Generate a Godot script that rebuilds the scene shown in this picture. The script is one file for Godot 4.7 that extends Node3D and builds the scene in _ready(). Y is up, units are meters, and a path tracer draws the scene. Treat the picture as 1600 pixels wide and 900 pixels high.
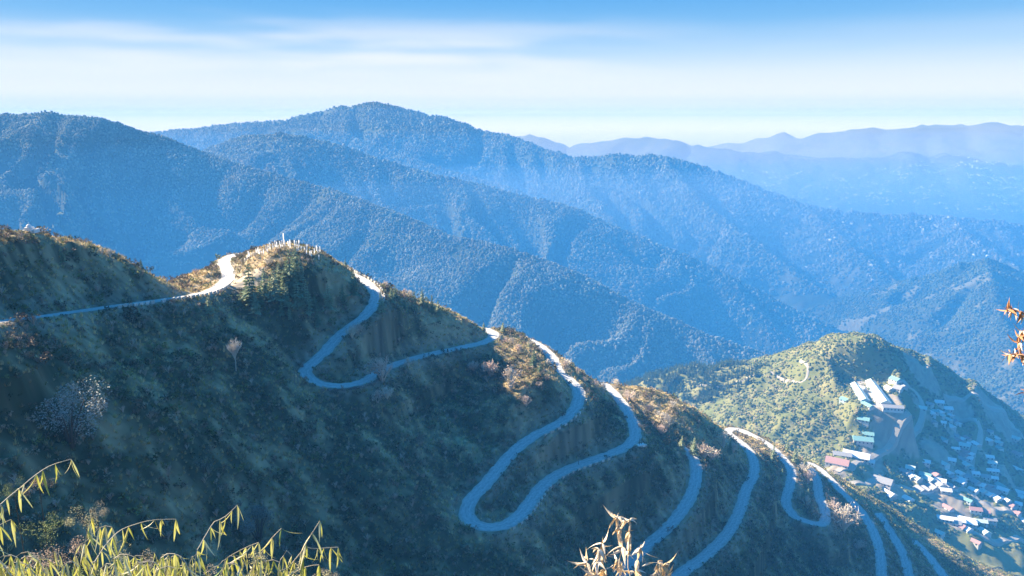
extends Node3D
# Hairpin road on a shaded Himalayan ridge at morning, hazy forested ranges behind. Metres, y up, camera at the origin.

const CONTROL := [Vector3(-124.6, -46, -161.7), Vector3(-127.2, -50, -179.8), Vector3(-127.5, -53, -195.1), Vector3(-128.5, -56, -211.1), Vector3(-128.4, -60, -233.4), Vector3(-124.7, -64, -258.1), Vector3(-122.2, -66.5, -274.1), Vector3(-120.4, -68.3, -289.1), Vector3(-121.7, -69.5, -305.8), Vector3(-125.8, -70.3, -324.7), Vector3(-135, -71, -347.9), Vector3(-143.8, -71.5, -367.9), Vector3(-147, -72, -382.7), Vector3(-146, -73, -398), Vector3(-132, -74.5, -408), Vector3(-112, -76, -406), Vector3(-94, -77.5, -392), Vector3(-81.7, -78.5, -371.7), Vector3(-68.9, -82, -358), Vector3(-63.8, -84, -342.5), Vector3(-65.5, -87.5, -328.7), Vector3(-71, -91, -320.9), Vector3(-75.8, -94, -311.2), Vector3(-78.7, -97, -300.8), Vector3(-83.8, -101.5, -288.6), Vector3(-74.4, -104.3, -281.4), Vector3(-60.8, -107, -293.2), Vector3(-57.8, -108.5, -307.7), Vector3(-52.7, -110, -323.2), Vector3(-45.2, -111.5, -336.9), Vector3(-35.4, -113, -350.4), Vector3(-24.3, -114.5, -363.4), Vector3(-15.1, -116, -376), Vector3(-10.4, -117, -388.6), Vector3(-10.6, -117.5, -398.8), Vector3(-15, -121, -420), Vector3(-4, -127, -432), Vector3(13, -131, -424), Vector3(22, -131.3, -398), Vector3(24.3, -129, -364.8), Vector3(32.3, -132.2, -350.3), Vector3(32.1, -133.9, -340.1), Vector3(27.8, -135.5, -328), Vector3(19.7, -136.9, -317.2), Vector3(10.8, -138.4, -310.1), Vector3(3.3, -139.8, -301.2), Vector3(-2.7, -141.2, -290.5), Vector3(-7.8, -142.7, -279.7), Vector3(-12.6, -144.1, -270.6), Vector3(-17.3, -147, -258.5), Vector3(-9, -148.5, -250.2), Vector3(2.9, -149.7, -260.9), Vector3(7.1, -150.3, -271.7), Vector3(12, -150.9, -285), Vector3(18.8, -151.5, -296.9), Vector3(28.5, -152.5, -308), Vector3(41.3, -153.5, -319.1), Vector3(52.3, -154.5, -330), Vector3(59.7, -155.5, -342.3), Vector3(62.8, -156.4, -357.5), Vector3(63.1, -157.3, -376.4), Vector3(62, -158.2, -396.9), Vector3(58.8, -159.1, -419.5), Vector3(55.4, -160, -432.7), Vector3(51, -166, -446), Vector3(46, -175, -458), Vector3(40, -186, -470), Vector3(91, -173.5, -371.4), Vector3(95.7, -177, -361.9), Vector3(93.5, -179, -349.4), Vector3(87.8, -181, -335.3), Vector3(79, -183, -320.7), Vector3(70.4, -185, -310), Vector3(60.5, -187, -300.1), Vector3(51.1, -188.7, -289), Vector3(46.9, -190.3, -278.6), Vector3(63.6, -194.1, -281), Vector3(75.7, -196.3, -294.3), Vector3(90.6, -198.4, -311.5), Vector3(105.2, -200.6, -331.5), Vector3(119, -202.7, -356.5), Vector3(131.4, -204.9, -384.7), Vector3(143.2, -207, -408.1), Vector3(150.4, -208.7, -432.9), Vector3(151.4, -210.3, -453.1), Vector3(149.7, -212, -468.8), Vector3(150, -214.5, -486), Vector3(160, -217.5, -496), Vector3(174, -221, -484), Vector3(181.1, -224, -464.7), Vector3(181.8, -225.7, -449.5), Vector3(174.4, -227.4, -431.1), Vector3(166.2, -229.1, -414.2), Vector3(166.6, -230.8, -402.2), Vector3(182.5, -234.2, -398.7), Vector3(190.8, -235.9, -414.9), Vector3(196.5, -237.6, -437.7), Vector3(204.9, -239.3, -462.6), Vector3(208.3, -241, -479.9), Vector3(210, -244, -496), Vector3(224, -250, -481.3), Vector3(226.8, -252.8, -468.3), Vector3(231, -255.7, -453.8), Vector3(230.9, -258.5, -434.7), Vector3(226.2, -261.3, -413.7), Vector3(217.5, -264.2, -391.7), Vector3(211.8, -267, -374.7), Vector3(255.5, -271, -474.9), Vector3(255.1, -274, -455.1), Vector3(253.1, -277.5, -433.5), Vector3(247.2, -280, -415.1), Vector3(242.1, -282, -398.8), Vector3(280.8, -290, -471), Vector3(283.3, -292.5, -456.9), Vector3(284.1, -296, -438.8), Vector3(278.9, -298, -424.7), Vector3(-176.1, -35.9, -212.4), Vector3(-168.9, -36, -222.6), Vector3(-161.1, -37, -233.7), Vector3(-157.4, -37.8, -243.8), Vector3(-153, -42.5, -257), Vector3(-147.8, -49.3, -270.9), Vector3(-142.2, -55.8, -279.6), Vector3(-137, -62.8, -285.2), Vector3(-133.2, -68.9, -294), Vector3(-139.9, -70, -320.5), Vector3(-140.7, -67.9, -338.4), Vector3(-139.7, -70.7, -310), Vector3(-123.6, -62.7, -339.6), Vector3(-116, -60.7, -334.9), Vector3(-100.9, -60.3, -333), Vector3(-85.3, -63.8, -339.3), Vector3(-81.4, -70.2, -353.3), Vector3(-52.5, -90.4, -374.2), Vector3(-33.4, -100.2, -379.2), Vector3(-22.1, -107.1, -383.8), Vector3(-3.5, -118, -388.4), Vector3(9.8, -118.3, -364.7), Vector3(19.1, -120.5, -356), Vector3(36.5, -138.6, -386.7), Vector3(45.6, -147.1, -405.3), Vector3(76.8, -159.9, -424.9), Vector3(93.8, -165.5, -413.4), Vector3(105, -169, -404.3), Vector3(119, -180.5, -420.2), Vector3(173.3, -217.7, -471.1), Vector3(197.3, -228, -474.9), Vector3(241.9, -260, -489.1), Vector3(264.9, -277.2, -490.2), Vector3(292.9, -296.5, -490.9), Vector3(329.6, -315, -493.8), Vector3(386.3, -342.8, -501.8), Vector3(-142.4, -38, -210.9), Vector3(-139.5, -39.8, -217.6), Vector3(-140.4, -43, -238.4), Vector3(-138.1, -49.1, -252.4), Vector3(-106.3, -64.2, -321.8), Vector3(-91.8, -65.2, -319.5), Vector3(-51.2, -93.7, -363.2), Vector3(-32.6, -103.4, -368.2), Vector3(9.5, -122.9, -353.4), Vector3(73.4, -164.6, -403.3), Vector3(94.3, -171.6, -396.6), Vector3(-102.1, -74, -158.4), Vector3(-89.6, -83.6, -134.6), Vector3(-85.3, -86.5, -185.3), Vector3(-99, -81.1, -219.4), Vector3(-108.1, -68.2, -184.4), Vector3(-75.9, -103.7, -158.8), Vector3(-82.9, -94.3, -144.5), Vector3(-69.9, -119.4, -182.8), Vector3(-80.2, -101.7, -217.7), Vector3(-67, -113.4, -242.7), Vector3(-40.9, -139.8, -214), Vector3(-21.8, -149.1, -228.3), Vector3(-37.5, -130.4, -252.1), Vector3(-52.4, -121.4, -234.7), Vector3(-41.2, -126, -301.4), Vector3(11.7, -160.1, -245.3), Vector3(25.2, -166.9, -264.2), Vector3(35.5, -165.1, -290.3), Vector3(59.7, -174.7, -318.9), Vector3(37.3, -181.7, -278.3), Vector3(-90, -90.2, -271.7), Vector3(-29.9, -128.2, -329.6), Vector3(-38.1, -108.4, -356.8), Vector3(14.6, -119.9, -324.3), Vector3(41.9, -151, -353.1), Vector3(81.9, -169.8, -371.3), Vector3(122.5, -195.5, -401.3), Vector3(114.9, -224.2, -343.4), Vector3(161.2, -244.6, -374.6), Vector3(198.9, -256.2, -392.4), Vector3(-24.7, -144.8, -264.2), Vector3(-230, -75, -180), Vector3(-230, -75, -260), Vector3(-215, -100, -330), Vector3(-190, -105, -400), Vector3(-150, -115, -460), Vector3(-90, -120, -450), Vector3(-60, -120, -420), Vector3(-30, -135, -440), Vector3(0, -160, -470), Vector3(40, -182, -490), Vector3(70, -205, -515), Vector3(120, -225, -530), Vector3(170, -250, -560), Vector3(230, -280, -580), Vector3(300, -330, -610), Vector3(380, -385, -640), Vector3(430, -410, -640), Vector3(-30, -190, -520), Vector3(60, -270, -620), Vector3(200, -340, -690), Vector3(-190, -58, -215), Vector3(-185, -70, -280), Vector3(-178, -88, -330), Vector3(0, -1.8, 0), Vector3(-9, -2.2, 2), Vector3(9, -3, 0), Vector3(0, -1.2, 12), Vector3(0, -7, -5), Vector3(-6, -7, -5), Vector3(6, -8, -5), Vector3(0, -28, -28), Vector3(-24, -27, -28), Vector3(22, -36, -28), Vector3(0, -52, -58), Vector3(-44, -52, -58), Vector3(40, -66, -58), Vector3(0, -90, -98), Vector3(-60, -86, -98), Vector3(60, -112, -98), Vector3(-80, -98, -126), Vector3(-30, -114, -136), Vector3(20, -138, -146), Vector3(0, -148, -176), Vector3(110, -160, -150), Vector3(160, -205, -220), Vector3(80, -185, -240), Vector3(250, -270, -330), Vector3(330, -322, -420), Vector3(-110, -70, -90), Vector3(-140, -60, -130), Vector3(-170, -40, -130), Vector3(380, -356, -500), Vector3(430, -392, -560), Vector3(200, -240, -300), Vector3(60, -60, 0), Vector3(-60, -30, 0)]
const ROAD_MAIN := [Vector3(-124.6, -46, -161.7), Vector3(-127.2, -50, -179.8), Vector3(-127.5, -53, -195.1), Vector3(-128.5, -56, -211.1), Vector3(-128.4, -60, -233.4), Vector3(-124.7, -64, -258.1), Vector3(-122.2, -66.5, -274.1), Vector3(-120.4, -68.3, -289.1), Vector3(-121.7, -69.5, -305.8), Vector3(-125.8, -70.3, -324.7), Vector3(-135, -71, -347.9), Vector3(-143.8, -71.5, -367.9), Vector3(-147, -72, -382.7), Vector3(-146, -73, -398), Vector3(-132, -74.5, -408), Vector3(-112, -76, -406), Vector3(-94, -77.5, -392), Vector3(-81.7, -78.5, -371.7), Vector3(-76.4, -80, -367.9), Vector3(-68.9, -82, -358), Vector3(-63.8, -84, -342.5), Vector3(-65.5, -87.5, -328.7), Vector3(-71, -91, -320.9), Vector3(-75.8, -94, -311.2), Vector3(-78.7, -97, -300.8), Vector3(-82.2, -99.5, -294), Vector3(-83.8, -101.5, -288.6), Vector3(-80.5, -103, -283.7), Vector3(-74.4, -104.3, -281.4), Vector3(-66.6, -105.5, -283.9), Vector3(-60.8, -107, -293.2), Vector3(-57.8, -108.5, -307.7), Vector3(-52.7, -110, -323.2), Vector3(-45.2, -111.5, -336.9), Vector3(-35.4, -113, -350.4), Vector3(-24.3, -114.5, -363.4), Vector3(-15.1, -116, -376), Vector3(-10.4, -117, -388.6), Vector3(-10.6, -117.5, -398.8), Vector3(-13.7, -118, -405.6), Vector3(-15, -121, -420), Vector3(-4, -127, -432), Vector3(13, -131, -424), Vector3(22, -131.3, -398), Vector3(24.3, -129, -364.8), Vector3(28.6, -130.6, -360.6), Vector3(32.3, -132.2, -350.3), Vector3(32.1, -133.9, -340.1), Vector3(27.8, -135.5, -328), Vector3(19.7, -136.9, -317.2), Vector3(10.8, -138.4, -310.1), Vector3(3.3, -139.8, -301.2), Vector3(-2.7, -141.2, -290.5), Vector3(-7.8, -142.7, -279.7), Vector3(-12.6, -144.1, -270.6), Vector3(-16.1, -145.6, -264.2), Vector3(-17.3, -147, -258.5), Vector3(-14.8, -147.8, -252.5), Vector3(-9, -148.5, -250.2), Vector3(-2.4, -149.1, -253), Vector3(2.9, -149.7, -260.9), Vector3(7.1, -150.3, -271.7), Vector3(12, -150.9, -285), Vector3(18.8, -151.5, -296.9), Vector3(28.5, -152.5, -308), Vector3(41.3, -153.5, -319.1), Vector3(52.3, -154.5, -330), Vector3(59.7, -155.5, -342.3), Vector3(62.8, -156.4, -357.5), Vector3(63.1, -157.3, -376.4), Vector3(62, -158.2, -396.9), Vector3(58.8, -159.1, -419.5), Vector3(55.4, -160, -432.7), Vector3(51, -166, -446), Vector3(46, -175, -458), Vector3(40, -186, -470)]
const ROAD_MIDDLE := [Vector3(91, -173.5, -371.4), Vector3(94.4, -175, -368.4), Vector3(95.7, -177, -361.9), Vector3(93.5, -179, -349.4), Vector3(87.8, -181, -335.3), Vector3(79, -183, -320.7), Vector3(70.4, -185, -310), Vector3(60.5, -187, -300.1), Vector3(51.1, -188.7, -289), Vector3(46.9, -190.3, -278.6), Vector3(52.9, -192, -273.6), Vector3(63.6, -194.1, -281), Vector3(75.7, -196.3, -294.3), Vector3(90.6, -198.4, -311.5), Vector3(105.2, -200.6, -331.5), Vector3(119, -202.7, -356.5), Vector3(131.4, -204.9, -384.7), Vector3(143.2, -207, -408.1), Vector3(150.4, -208.7, -432.9), Vector3(151.4, -210.3, -453.1), Vector3(149.7, -212, -468.8), Vector3(150, -214.5, -486), Vector3(160, -217.5, -496), Vector3(174, -221, -484), Vector3(181.1, -224, -464.7), Vector3(181.8, -225.7, -449.5), Vector3(174.4, -227.4, -431.1), Vector3(166.2, -229.1, -414.2), Vector3(166.6, -230.8, -402.2), Vector3(173.4, -232.5, -398), Vector3(182.5, -234.2, -398.7), Vector3(190.8, -235.9, -414.9), Vector3(196.5, -237.6, -437.7), Vector3(204.9, -239.3, -462.6), Vector3(208.3, -241, -479.9), Vector3(210, -244, -496), Vector3(218, -247, -500), Vector3(224, -250, -481.3), Vector3(226.8, -252.8, -468.3), Vector3(231, -255.7, -453.8), Vector3(230.9, -258.5, -434.7), Vector3(226.2, -261.3, -413.7), Vector3(217.5, -264.2, -391.7), Vector3(211.8, -267, -374.7)]
const ROAD_LOWER := [Vector3(255.5, -271, -474.9), Vector3(255.1, -274, -455.1), Vector3(253.1, -277.5, -433.5), Vector3(247.2, -280, -415.1), Vector3(242.1, -282, -398.8)]
const ROAD_LOWEST := [Vector3(280.8, -290, -471), Vector3(283.3, -292.5, -456.9), Vector3(284.1, -296, -438.8), Vector3(278.9, -298, -424.7)]
const CREST := [Vector3(-176.1, -35.9, -212.4), Vector3(-168.9, -36, -222.6), Vector3(-161.1, -37, -233.7), Vector3(-157.4, -37.8, -243.8), Vector3(-153, -42.5, -257), Vector3(-147.8, -49.3, -270.9), Vector3(-142.2, -55.8, -279.6), Vector3(-137, -62.8, -285.2), Vector3(-133.2, -68.9, -294), Vector3(-139.9, -70, -320.5), Vector3(-140.7, -67.9, -338.4), Vector3(-123.6, -62.7, -339.6), Vector3(-116, -60.7, -334.9), Vector3(-100.9, -60.3, -333), Vector3(-85.3, -63.8, -339.3), Vector3(-81.4, -70.2, -353.3), Vector3(-52.5, -90.4, -374.2), Vector3(-33.4, -100.2, -379.2), Vector3(-22.1, -107.1, -383.8), Vector3(-3.5, -118, -388.4), Vector3(9.8, -118.3, -364.7), Vector3(19.1, -120.5, -356), Vector3(36.5, -138.6, -386.7), Vector3(45.6, -147.1, -405.3), Vector3(76.8, -159.9, -424.9), Vector3(93.8, -165.5, -413.4), Vector3(105, -169, -404.3), Vector3(119, -180.5, -420.2), Vector3(173.3, -217.7, -471.1), Vector3(197.3, -228, -474.9), Vector3(241.9, -260, -489.1), Vector3(264.9, -277.2, -490.2), Vector3(292.9, -296.5, -490.9), Vector3(329.6, -315, -493.8), Vector3(386.3, -342.8, -501.8)]
const VILLAGE_CONTROL := [Vector3(437.6, -282.4, -909.8), Vector3(184.3, -382.1, -1020.2), Vector3(235.1, -368.8, -1002.7), Vector3(268.7, -360.1, -994.5), Vector3(348, -335.4, -969.4), Vector3(388.5, -309.9, -944.5), Vector3(411.6, -291.7, -923), Vector3(480.6, -292.6, -912.6), Vector3(520.2, -315.9, -920.5), Vector3(591.2, -346.1, -936.1), Vector3(654.8, -386.7, -947.3), Vector3(696.1, -414.3, -951.2), Vector3(798.4, -484.6, -955.5), Vector3(252.1, -377.1, -923.8), Vector3(306.1, -350.9, -839.6), Vector3(358.9, -342.4, -880.5), Vector3(393.2, -322.4, -871.8), Vector3(290.7, -361.6, -790.9), Vector3(340.7, -360, -770.8), Vector3(348, -360.8, -737.7), Vector3(456.6, -312.3, -867), Vector3(435.4, -336.9, -825.4), Vector3(398.8, -353.7, -790.7), Vector3(475.6, -353.6, -826.7), Vector3(459.1, -385.8, -760.7), Vector3(406.9, -383.7, -727.3), Vector3(521.9, -378.2, -809.7), Vector3(538.7, -406.4, -770.3), Vector3(465.8, -402.4, -707.6), Vector3(376.2, -385.3, -665.4), Vector3(402, -404.1, -650.8), Vector3(474.7, -419.8, -664.6), Vector3(633.5, -422.4, -867.2), Vector3(344.8, -360.8, -671), Vector3(499.8, -332.9, -877.6), Vector3(551.1, -363.7, -891), Vector3(580.1, -445.9, -718.1), Vector3(221.8, -385.2, -978.4), Vector3(200, -520, -1250), Vector3(450, -430, -1150), Vector3(700, -560, -1200), Vector3(250, -430, -690), Vector3(60, -480, -900), Vector3(60, -470, -1100), Vector3(800, -560, -900), Vector3(600, -480, -620), Vector3(400, -420, -620), Vector3(850, -620, -700)]
const RIDGE_A := [Vector3(-2518, -72, -2467), Vector3(-1988, -21, -2387), Vector3(-1535, 3, -2310), Vector3(-1379, 8, -2291), Vector3(-1217, -10, -2286), Vector3(-1060, -58, -2306), Vector3(-934, -111, -2314), Vector3(-761, -153, -2253), Vector3(-550, -198, -2161), Vector3(-350, -248, -2047), Vector3(-167, -306, -1941), Vector3(0, -328, -1874), Vector3(158, -378, -1811), Vector3(307, -442, -1745), Vector3(450, -498, -1691), Vector3(594, -543, -1660), Vector3(734, -601, -1626)]
const RIDGE_B := [Vector3(-1561, -280, -3065), Vector3(-1183, -119, -3000), Vector3(-1039, -79, -2958), Vector3(-878, -66, -2920), Vector3(-676, -100, -2881), Vector3(-377, -190, -2789), Vector3(-92, -248, -2714), Vector3(223, -317, -2616), Vector3(433, -402, -2514), Vector3(635, -475, -2435), Vector3(819, -560, -2334), Vector3(998, -639, -2254), Vector3(1108, -680, -2224), Vector3(1256, -756, -2186)]
const RIDGE_C := [Vector3(-2795, -223, -4493), Vector3(-2410, -165, -4422), Vector3(-2019, -91, -4355), Vector3(-1605, -54, -4279), Vector3(-1224, -19, -4203), Vector3(-969, 38, -4175), Vector3(-826, 58, -4154), Vector3(-720, 65, -4139), Vector3(-543, 31, -4089), Vector3(-438, -2, -4056), Vector3(-336, -15, -4036), Vector3(-133, -83, -3978), Vector3(0, -103, -3889), Vector3(157, -161, -3750), Vector3(304, -195, -3616), Vector3(476, -181, -3535), Vector3(676, -182, -3493), Vector3(871, -222, -3441), Vector3(1077, -305, -3338), Vector3(1271, -379, -3237), Vector3(1481, -401, -3148), Vector3(1728, -403, -3105), Vector3(2070, -430, -3014), Vector3(2644, -517, -2910)]
const RIDGE_C2 := [Vector3(-1007, -51, -4028), Vector3(-548, -180, -3619), Vector3(-287, -239, -3395), Vector3(-27, -299, -3213), Vector3(155, -355, -3032)]
const RIDGE_C3 := [Vector3(676, -182, -3493), Vector3(771, -338, -3120), Vector3(881, -443, -2843), Vector3(1023, -544, -2609), Vector3(1152, -646, -2418)]
const RIDGE_C4 := [Vector3(1271, -379, -3237), Vector3(1298, -491, -2832), Vector3(1343, -568, -2562), Vector3(1364, -635, -2378)]
const RIDGE_C5 := [Vector3(304, -195, -3616), Vector3(327, -321, -3208), Vector3(392, -407, -2852)]
const RIDGE_C6 := [Vector3(1798, -404, -3088), Vector3(1736, -465, -2754), Vector3(1763, -517, -2532)]
const RIDGE_D := [Vector3(-474, -234, -5650), Vector3(47, -145, -5610), Vector3(162, -143, -5551), Vector3(413, -209, -5475), Vector3(636, -180, -5422), Vector3(898, -143, -5371), Vector3(1110, -167, -5305), Vector3(1317, -208, -5235), Vector3(1650, -248, -5166), Vector3(1780, -231, -5170), Vector3(1942, -272, -5131), Vector3(2360, -274, -5100), Vector3(2517, -252, -5075), Vector3(2630, -226, -5051), Vector3(2757, -251, -5045), Vector3(2867, -241, -5018), Vector3(3102, -289, -4977), Vector3(3314, -317, -4910), Vector3(4092, -441, -4821)]
const RIDGE_E := [Vector3(1305, -308, -6210), Vector3(1703, -214, -6158), Vector3(1937, -182, -6091), Vector3(2077, -136, -6065), Vector3(2317, -160, -6022), Vector3(2453, -130, -5992), Vector3(2736, -90, -5965), Vector3(2967, -95, -5927), Vector3(3194, -75, -5894), Vector3(3439, -70, -5895), Vector3(3638, -55, -5862), Vector3(3882, -74, -5821), Vector3(5236, -96, -5705)]
const RIDGE_F := [Vector3(887, -823, -2478), Vector3(1066, -653, -2364), Vector3(1228, -544, -2338), Vector3(1323, -480, -2301), Vector3(1373, -443, -2258), Vector3(1439, -426, -2242), Vector3(1504, -441, -2248), Vector3(1570, -470, -2252), Vector3(1844, -587, -2276)]
const RIDGE_F2 := [Vector3(1439, -426, -2242), Vector3(1301, -488, -1960), Vector3(1172, -554, -1668), Vector3(1124, -593, -1454)]
const CONIFERS_KNOLL := [[-109.6, -293, 2.6], [-106.5, -297, 9.8], [-103.9, -294.2, 5.2], [-103.3, -298.9, 6.6], [-102.5, -302.9, 7.7], [-101.6, -306.9, 4.7], [-99.2, -304.9, 8], [-99.4, -312.7, 5.8], [-95.8, -301.5, 4], [-96.4, -309.6, 6.1], [-94.9, -305.8, 6.1], [-93.1, -303.4, 4], [-94.1, -311, 11.3], [-93.6, -314.8, 6.9], [-93.9, -319.3, 7], [-91, -308.3, 7.8], [-91.1, -317.1, 6.2], [-89.4, -313.6, 6.2], [-87.7, -311.3, 8.6], [-85.7, -316.4, 4.2], [-83.9, -312, 4.1], [-81.2, -321.9, 6.7], [-76.2, -328.3, 5.4], [-72.4, -333.9, 6.9]]
const CONIFERS_BELOW_ROAD := [[-114.9, -264.2, 3], [-112.8, -270.3, 5.7], [-112.8, -278.9, 3.4]]
const CONIFERS_SHOULDER := [[-62.2, -330.6, 8], [-57.2, -345.6, 5.7], [-57.6, -359.2, 5.9], [-52.9, -358.2, 4.7], [-49.3, -367.6, 6.1], [-45.5, -369.4, 7.3], [-43.2, -369.7, 4.9], [-40.7, -369.3, 7.7], [-37.7, -371.2, 6.1]]
const CONIFERS_CREST := [[-142.2, -233.1, 4], [-146.9, -247.5, 2.4], [-136.5, -270.9, 3.5], [-78.4, -346.4, 3.9], [-14.9, -394.4, 4.4], [-5.4, -407.6, 4.7], [-5, -406.1, 5.2], [8.9, -382, 3.8]]
const CONIFERS_LOOPS := [[-23.7, -352.5, 4.9], [-8.1, -361.7, 5], [10.7, -351.9, 8.7], [13.4, -339.9, 6.1], [42.8, -374.5, 7.2], [91, -369.3, 8.1], [91.6, -370, 8.1], [96.7, -376.6, 5.2], [128.1, -408.1, 7.1], [169.1, -448.4, 9.9], [172.3, -437.3, 6.1], [188.9, -476.6, 7.7], [189.4, -463.9, 10.7], [179.5, -421.3, 5.9], [197.7, -466.4, 9.7], [185.8, -429.7, 5.5]]
const SHRUBS_UPPER := [[-71.1, -313.3, 4.9], [-67.5, -315.6, 4.2], [-54, -283.5, 4.5], [-54.1, -296.9, 9.4], [-51.2, -289.6, 4.6], [-48.8, -324.1, 4], [-19.2, -349.7, 4.3], [-18.8, -349.7, 4.3], [-14.3, -355.1, 2.4], [-10.4, -343.6, 7], [-10.1, -344.4, 5.8], [-0.7, -326.1, 8.8], [6.5, -319.9, 4.4], [12.2, -328.3, 2.6]]
const SHRUBS_LOWER := [[80.8, -376.9, 5.2], [84.8, -386, 6.2], [98.7, -375.6, 6.1], [103.5, -373.3, 7.8], [109.5, -379, 6.1], [124.3, -409.1, 8.5], [131.2, -412.2, 5.7], [193.1, -457.3, 6.4], [178.5, -413.3, 6.3], [193, -448.2, 7.8], [200.1, -423.4, 5.5], [206.4, -438.1, 4.1], [197.6, -403.5, 14.4], [206.6, -401.8, 5.7]]
const SHRUBS_CREST := [[-148.5, -218.2, 1.4], [-149.7, -239.7, 1.5], [-141.7, -255.6, 2.5], [-140.5, -258.1, 3.1], [-141.5, -328.6, 2.9], [-123.3, -336.5, 3.6], [-115.5, -331.8, 2.5], [-106.4, -322, 4.2], [-101.1, -322.1, 3.5], [-93.3, -328.1, 2.1], [-64.6, -373.7, 3.3], [-54.4, -369.8, 4.9], [-52.2, -374.7, 4.1], [-2.6, -384.9, 5.1], [0, -376.9, 5], [3.3, -369, 4.9], [9.5, -388.9, 3.5], [21.5, -368, 5], [26.5, -380.4, 4.3], [29.3, -384.2, 5.2], [35.7, -386.8, 5.2], [38.9, -383.3, 4.3], [45.4, -386.5, 5.2], [50.1, -388.6, 7], [63.3, -431.1, 5.4], [65.9, -403.2, 7.3], [70.9, -411.5, 5.6], [77.3, -399.1, 6.4], [82.7, -393.5, 5.4], [84.8, -386, 9.7], [92.7, -407.6, 5.6]]
const BARE_TREES := [[-96.3, -248.5, 11.4]]
const PALE_TREES := [[-101, -159.4, 12], [-115, -175.9, 2.8], [-82.8, -185.3, 4.5], [-70.7, -188.7, 10.4], [-121.1, -186.5, 1.7]]
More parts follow.
